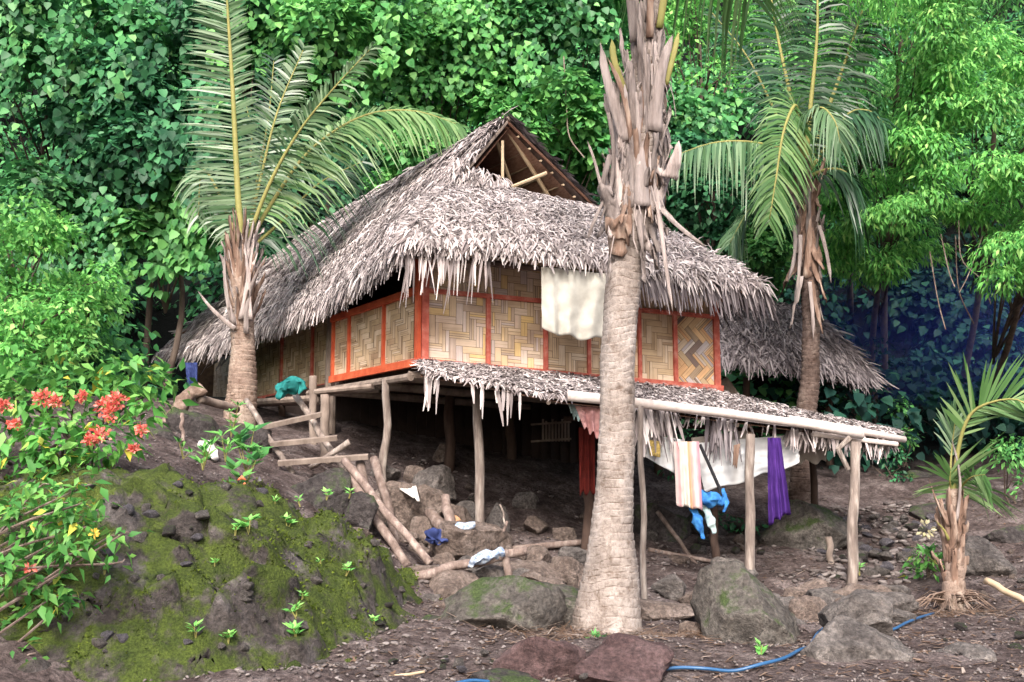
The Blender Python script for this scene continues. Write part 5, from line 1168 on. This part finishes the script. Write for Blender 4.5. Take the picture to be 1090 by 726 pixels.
TL = [
 # px,py,Y,rx,rz,nclump,cr,nl,size,tmpl,mat,label,seed,kw
 (60, 60, 19.5, 2.6, 1.9, 30, .75, 150, .24, HEART, 'leaf_vine', 'vine hung tree filling the top left corner', 101, dict(drapes=24)),
 (165, 150, 19.0, 1.6, 2.0, 20, .65, 150, .24, HEART, 'leaf_deep', 'dark vine hung tree between the top left corner and left palm', 102, dict(drapes=16)),
 (360, 40, 20.5, 2.2, 1.6, 24, .7, 150, .24, HEART, 'leaf_mid', 'broad leaved tree just right of the tall upright palm frond at top', 103, dict(drapes=14)),
 (470, 60, 21.5, 2.0, 2.4, 26, .7, 150, .22, HEART, 'leaf_mid', 'tall bright vine column tree above the roof ridge left of the gable', 104, dict(drapes=34)),
 (590, 45, 22.0, 2.2, 1.9, 26, .75, 150, .24, HEART, 'leaf_vine', 'vine hung tree above the gable peak', 105, dict(drapes=26)),
 (590, 140, 20.0, 1.5, 1.1, 18, .5, 140, .24, HEART, 'leaf_mid', 'low spreading broad leaved tree right behind the gable', 106, {}),
 (440, 190, 19.5, 1.6, .9, 16, .5, 140, .2, HEART, 'leaf_mid', 'low leafy bush tree showing over the roof slope left of gable', 107, {}),
 (745, 60, 20.5, 1.9, 1.8, 22, .6, 170, .17, OVAL, 'leaf_bright', 'fine leaved bright tree right of the front palm top', 108, {}),
 (760, 215, 18.5, 1.7, 1.1, 22, .5, 150, .18, HEART, 'leaf_deep', 'dark bushy tree between front palm and right palm', 109, {}),
 (800, 280, 18.5, 1.2, .8, 14, .4, 130, .16, HEART, 'leaf_mid', 'round leafy shrub above the grey shed roof', 110, {}),
 (90, 235, 18.5, 1.3, .9, 16, .5, 130, .2, HEART, 'leaf_vine', 'broad leaved climber mass at left behind the bright bush', 111, dict(drapes=10)),
 (180, 240, 18.5, .8, .9, 11, .4, 110, .26, HEART, 'leaf_mid', 'pale large leaved climber left of the left palm crown', 112, dict(drapes=6)),
 (20, 300, 14.5, 1.5, 1.2, 30, .40, 150, .14, OVAL, 'leaf_bright', 'bright green bush tree filling the left edge at mid height', 113, {}),
 (85, 350, 15.5, .8, .7, 18, .36, 140, .13, OVAL, 'leaf_bright', 'light green bush beside the far left corner of the thatch', 114, {}),
 (20, 370, 13.0, 1.1, .7, 16, .36, 140, .13, OVAL, 'leaf_bright', 'pale green bush at the left edge above the red flowers', 115, {}),
 (960, 60, 15.5, 2.0, 1.4, 40, .50, 230, .155, LANCE, 'leaf_bright', 'big bright fine leaved tree filling the top right corner', 116, dict(flat=.5, down=.9)),
 (1060, 160, 14.5, 1.4, 1.6, 34, .45, 230, .15, LANCE, 'leaf_bright', 'bright drooping tree along the upper right edge', 117, dict(flat=.5, down=.9)),
 (950, 240, 15.5, 1.4, .85, 30, .36, 230, .15, LANCE, 'leaf_bright', 'drooping bright boughs hanging over the dark hollow at right', 118, dict(flat=.45, down=1.0)),
 (1098, 280, 13.5, .7, .7, 16, .33, 190, .14, LANCE, 'leaf_bright', 'low drooping bright branch at the right edge above the hollow', 119, dict(flat=.5, down=1.)),
 (920, 160, 17.5, 1.7, 1.5, 26, .55, 180, .17, LANCE, 'leaf_mid', 'shaded green tree behind the right palm', 120, dict(flat=.6, down=.9)),
 (700, 150, 20.5, 1.6, 1.5, 18, .6, 150, .2, HEART, 'leaf_vine', 'vine covered tree directly behind the front palm trunk', 121, dict(drapes=10)),
 (265, 60, 20.5, 1.7, 2.0, 20, .65, 150, .24, HEART, 'leaf_deep', 'dark vine covered tree behind the tall upright palm frond', 122, dict(drapes=12)),
 (330, 180, 21.5, 1.8, 1.2, 18, .6, 150, .22, HEART, 'leaf_deep', 'dark leafy tree behind the left palm arching frond', 123, dict(drapes=8)),
 (1010, -30, 19, 3.0, 1.6, 26, .8, 170, .2, LANCE, 'leaf_mid', 'tall green tree cropped by the top edge at right', 124, dict(down=.9)),
]
for T_ in TL: tree(*T_[:13], **T_[13])
# shaded low plants at right
g = np.random.default_rng(77)
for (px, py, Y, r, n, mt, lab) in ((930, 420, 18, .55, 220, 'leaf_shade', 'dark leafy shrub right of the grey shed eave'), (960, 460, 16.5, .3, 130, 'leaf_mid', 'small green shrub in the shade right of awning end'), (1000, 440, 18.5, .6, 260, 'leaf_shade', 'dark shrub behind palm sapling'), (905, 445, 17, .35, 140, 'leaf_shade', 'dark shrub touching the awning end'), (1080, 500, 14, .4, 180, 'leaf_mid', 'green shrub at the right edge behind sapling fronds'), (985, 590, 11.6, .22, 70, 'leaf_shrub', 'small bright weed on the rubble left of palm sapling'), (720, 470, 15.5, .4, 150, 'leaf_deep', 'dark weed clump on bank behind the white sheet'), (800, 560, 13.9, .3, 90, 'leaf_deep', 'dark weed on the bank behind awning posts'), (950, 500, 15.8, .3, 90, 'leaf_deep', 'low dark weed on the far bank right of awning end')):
    p = P(px, py, Y); t = thing('shrub', lab, 'shrub', onp(p[0], p[1])); cl = Cloud()
    for k in range(4): clump(cl, p + g.normal(size=3) * r * .5, r * .7, n // 2, .095, g)
    cl.build('foliage', OVAL, mt, t); st_ = MB()
    for k in range(5): a = onp(p[0] + g.normal() * .05, p[1], -.05); st_.tube([a, (a + p) / 2 + g.normal(size=3) * .08, p + g.normal(size=3) * r * .5], [.015, .012, .006], 5)
    st_.build('stem', M['bark'], t)
# bare twigs hanging in the hollow
tw = MB()
for k in range(6):
    a = P(g.uniform(985, 1070), g.uniform(230, 280), 14.5); b = a + [g.uniform(-.7, .5), g.normal() * .3, g.uniform(-1.3, -.5)]; tw.tube(smooth_curve([a, (a + b) / 2 + [g.normal() * .1, 0, -.15], b], 8), .009, 4)
tw.build('bare_twigs', M['log'], label='bare twigs hanging in the dark hollow below the bright boughs', cat='twigs')
MB().tube(smooth_curve([P(600, 60, 18.5), P(603, 110, 18.5), P(606, 145, 18.5), P(622, 168, 18.5)], 14), .012, 5).build('hanging_vine', M['grey_wood'], label='thin bare vine hanging above the gable', cat='vine')

# flowering shrub at left
g = np.random.default_rng(31)
fs_ = thing('flowering_shrub', 'leafy shrub with coral red flower clusters at the left edge', 'shrub', onp(-4.2, 9.3)); cl = Cloud(); stm = MB()
for (px, py, Y, r, n) in ((30, 430, 8.8, .38, 130), (70, 405, 9.0, .35, 120), (110, 420, 9.0, .3, 100), (140, 402, 9.2, .28, 90), (175, 410, 9.4, .22, 60), (20, 480, 8.7, .38, 120), (70, 470, 8.7, .36, 120), (120, 468, 8.8, .28, 90), (60, 500, 8.6, .3, 90), (-20, 440, 8.8, .4, 110), (155, 440, 9.0, .18, 40), (10, 400, 9.2, .3, 80), (100, 495, 8.6, .2, 50), (-10, 520, 8.5, .35, 90)):
    c = P(px, py, Y); clump(cl, c, r, n, .135, g, down=.5, shell=.6); a = onp(-4.2 + g.normal() * .2, 9.3, -.1); stm.tube(smooth_curve([a, (a + c) / 2 + [0, 0, .15], c], 8), np.linspace(.02, .007, 8), 5)
cl.build('foliage', OVAL, 'leaf_shrub', fs_); stm.build('stem', M['bark'], fs_)
PET = (np.array([[0, 0, 0], [-.3, .5, .05], [0, 1, .02], [.3, .5, .05]]), np.array([[0, 3, 1], [1, 3, 2]]))
for (px, py, r, m_) in ((45, 425, .07, 'flower'), (60, 428, .06, 'flower'), (112, 432, .07, 'flower'), (125, 427, .08, 'flower'), (118, 440, .06, 'flower'), (88, 423, .035, 'flower'), (106, 465, .075, 'flower'), (97, 468, .05, 'flower'), (150, 458, .04, 'flower'), (142, 478, .03, 'flower'), (5, 432, .05, 'flower'), (16, 452, .04, 'flower')):
    c = P(px, py, 8.35); n = int(900 * r) + 30; d = nrm(g.normal(size=(n, 3)) + [0, -.6, .4])
    leaves('flower_cluster', c + d * r * g.uniform(.15, 1, (n, 1)), d + g.normal(size=(n, 3)) * .5, nrm(g.normal(size=(n, 3)) + [0, -1, .5]), np.full(n, .038) * g.uniform(.7, 1.3, n), PET, M[m_], fs_)
# straggly near shrub, bottom left
ns = thing('straggly_shrub', 'straggly shrub with bare twigs and yellowing leaves at the bottom left corner', 'shrub', onp(-3.6, 6.4)); cl = Cloud(); stm = MB()
for (px, py, n) in ((60, 540, 60), (100, 545, 40), (30, 570, 60), (75, 590, 60), (20, 620, 60), (110, 575, 22), (50, 640, 46), (120, 600, 10), (10, 540, 50), (40, 520, 50), (85, 520, 40), (5, 665, 40), (60, 615, 40), (25, 700, 16), (55, 712, 12), (80, 565, 46), (125, 572, 16), (15, 545, 70), (45, 560, 60), (70, 640, 40), (10, 600, 60), (40, 600, 60), (90, 560, 50), (75, 540, 50), (30, 650, 40), (15, 690, 30)):
    c = P(px, py, 6.9 + g.normal() * .15)
    clump(cl, c, .16, int(n * .75), .10, g, down=.6, shell=.9); a = P(-60, py + g.uniform(20, 120), 6.8); stm.tube(smooth_curve([a, (a + c) / 2 + [0, 0, g.normal() * .04], c, c + [.08, 0, .03]], 10), np.linspace(.013, .004, 10), 5)
cl.build('foliage', OVAL, 'leaf_shrub', ns); stm.build('twig', M['log'], ns)
for (px, py, r, m_) in ((32, 605, .03, 'flower'), (100, 568, .015, 'flower_yellow')):
    c = P(px, py, 6.6); n = 16; d = nrm(g.normal(size=(n, 3)))
    leaves('flower', c + d * r * .5, d, nrm(g.normal(size=(n, 3)) + [0, -1, .5]), np.full(n, .035), PET, M[m_], ns)

# small plants
def rosette(c, h, n, size, tmpl, mat, label, cat, seed, name='small_plant', spread=.5, group=None, levels=3):
    g = np.random.default_rng(seed); t = thing(name, label, cat, c, group); cl = Cloud(); sm = MB()
    for k in range(levels):
        nn = max(3, n // levels); z = h * (k + .6) / levels; th = g.uniform(0, 2 * PI, nn)
        base_ = c + np.array([g.normal() * h * .25, g.normal() * h * .15, 0]); O = base_ + np.stack([np.cos(th) * .01, np.sin(th) * .01, np.full(nn, z)], 1)
        D = np.stack([np.cos(th) * spread, np.sin(th) * spread - .15, g.uniform(.3, 1, nn)], 1); cl.add(O, D, nrm(np.stack([-np.cos(th) * .4, -np.sin(th) * .4 - .5, np.ones(nn)], 1)), size * g.uniform(.7, 1.25, nn))
        sm.tube([c - [0, 0, .03], base_ + [0, 0, z]], [.006, .004], 4)
    cl.build('foliage', tmpl, mat, t); sm.build('stem', M['rachis'], t); return t
rosette(P(262, 500, 10.2), .42, 34, .19, OVAL, 'leaf_mid', 'dark green broad leaved plant below the left palm', 'plant', 1, spread=.8, levels=6)
rosette(P(258, 525, 10.0) , .45, 30, .16, OVAL, 'leaf_mid', 'lower stem of broad green leaves just above the orange peelings', 'plant', 4, spread=.8, levels=5)
rosette(P(246, 462, 11.6), .35, 40, .10, LANCE, 'leaf_bright', 'weed with tiny pale flowers beside the left palm foot', 'plant', 2, spread=.7, levels=5)
rosette(P(216, 497, 9.3), .22, 34, .12, LANCE, 'leaf_bright', 'tufted bright green weed on the mound crest below the white rag', 'plant', 3, spread=.6, levels=4)
rosette(P(195, 485, 9.6), .15, 24, .08, LANCE, 'leaf_bright', 'small bright weed left of the tufted weed on the crest', 'plant', 33, spread=.6, levels=3)
rosette(P(240, 488, 9.6), .25, 20, .14, LANCE, 'leaf_bright', 'thin leaning weed right of the tufted weed on the crest', 'plant', 34, spread=.9, levels=3)
for i, (px, py, s) in enumerate([(268, 558, 1.1), (252, 560, .5), (312, 556, .8), (320, 535, .7), (348, 528, .7), (372, 526, .6), (108, 605, .7), (208, 668, .8), (246, 675, .7), (318, 650, .8), (312, 672, .9), (325, 632, .5), (365, 606, .6), (345, 595, .4), (400, 660, .5), (296, 532, .6), (230, 600, .4)]):
    p = mound_hit(px, py)
    if p is None: p = P(px, py, 9.6)
    rosette(p + [0, -.02, -.01], .09 * s, int(12 + 8 * s), .085 * s, LANCE if i % 2 else OVAL, 'leaf_bright', 'small bright green fern sprouting from the mossy mound', 'fern', 300 + i, name='fern', spread=.8, group='ferns sprouting from the mossy mound', levels=2)
rosette(gp(810, 712, 7.8), .1, 12, .07, OVAL, 'leaf_bright', 'tiny weed beside the blue hose below the moss streaked boulder', 'plant', 51)
rosette(gp(635, 690, 8.4), .08, 40, .06, LANCE, 'leaf_mid', 'low grassy weed at the palm foot', 'plant', 52)
rosette(P(997, 598, 11.3), .14, 22, .13, OVAL, 'leaf_mid', 'green seedling left of the palm sapling trunk', 'plant', 53)
rosette(P(915, 450 + 160, 11.8), .1, 12, .08, OVAL, 'leaf_mid', 'tiny green seedling right of the last awning post', 'plant', 54)
c = P(985, 563, 12.0); n = 24; d = nrm(g.normal(size=(n, 3)))
leaves('blossom', c + d * .06, d, nrm(g.normal(size=(n, 3)) + [0, -1, .5]), np.full(n, .07), PET, M['blossom'], None, label='cream blossom lying on the rubble left of the palm sapling', cat='flower')

# bluish wood smoke in the hollow on the right
m, nt, pb, out = newmat('smoke'); nt.nodes.remove(pb)
vol = nt.nodes.new('ShaderNodeVolumePrincipled'); vol.inputs['Color'].default_value = (.12, .2, 1, 1); vol.inputs['Density'].default_value = .055
nt.links.new(vol.outputs[0], out.inputs['Volume']); M['smoke'] = m
V, Fc = ico(4); V = V.copy()
for i in range(len(V)): V[i] *= 1 + .25 * noise.noise(Vector(V[i]) * 1.5 + Vector((4, 4, 4)))
mesh_obj('smoke', V * [2.6, 1.2, 1.25] + P(985, 352, 17.2), Fc, M['smoke'], smooth=True, kind='stuff')
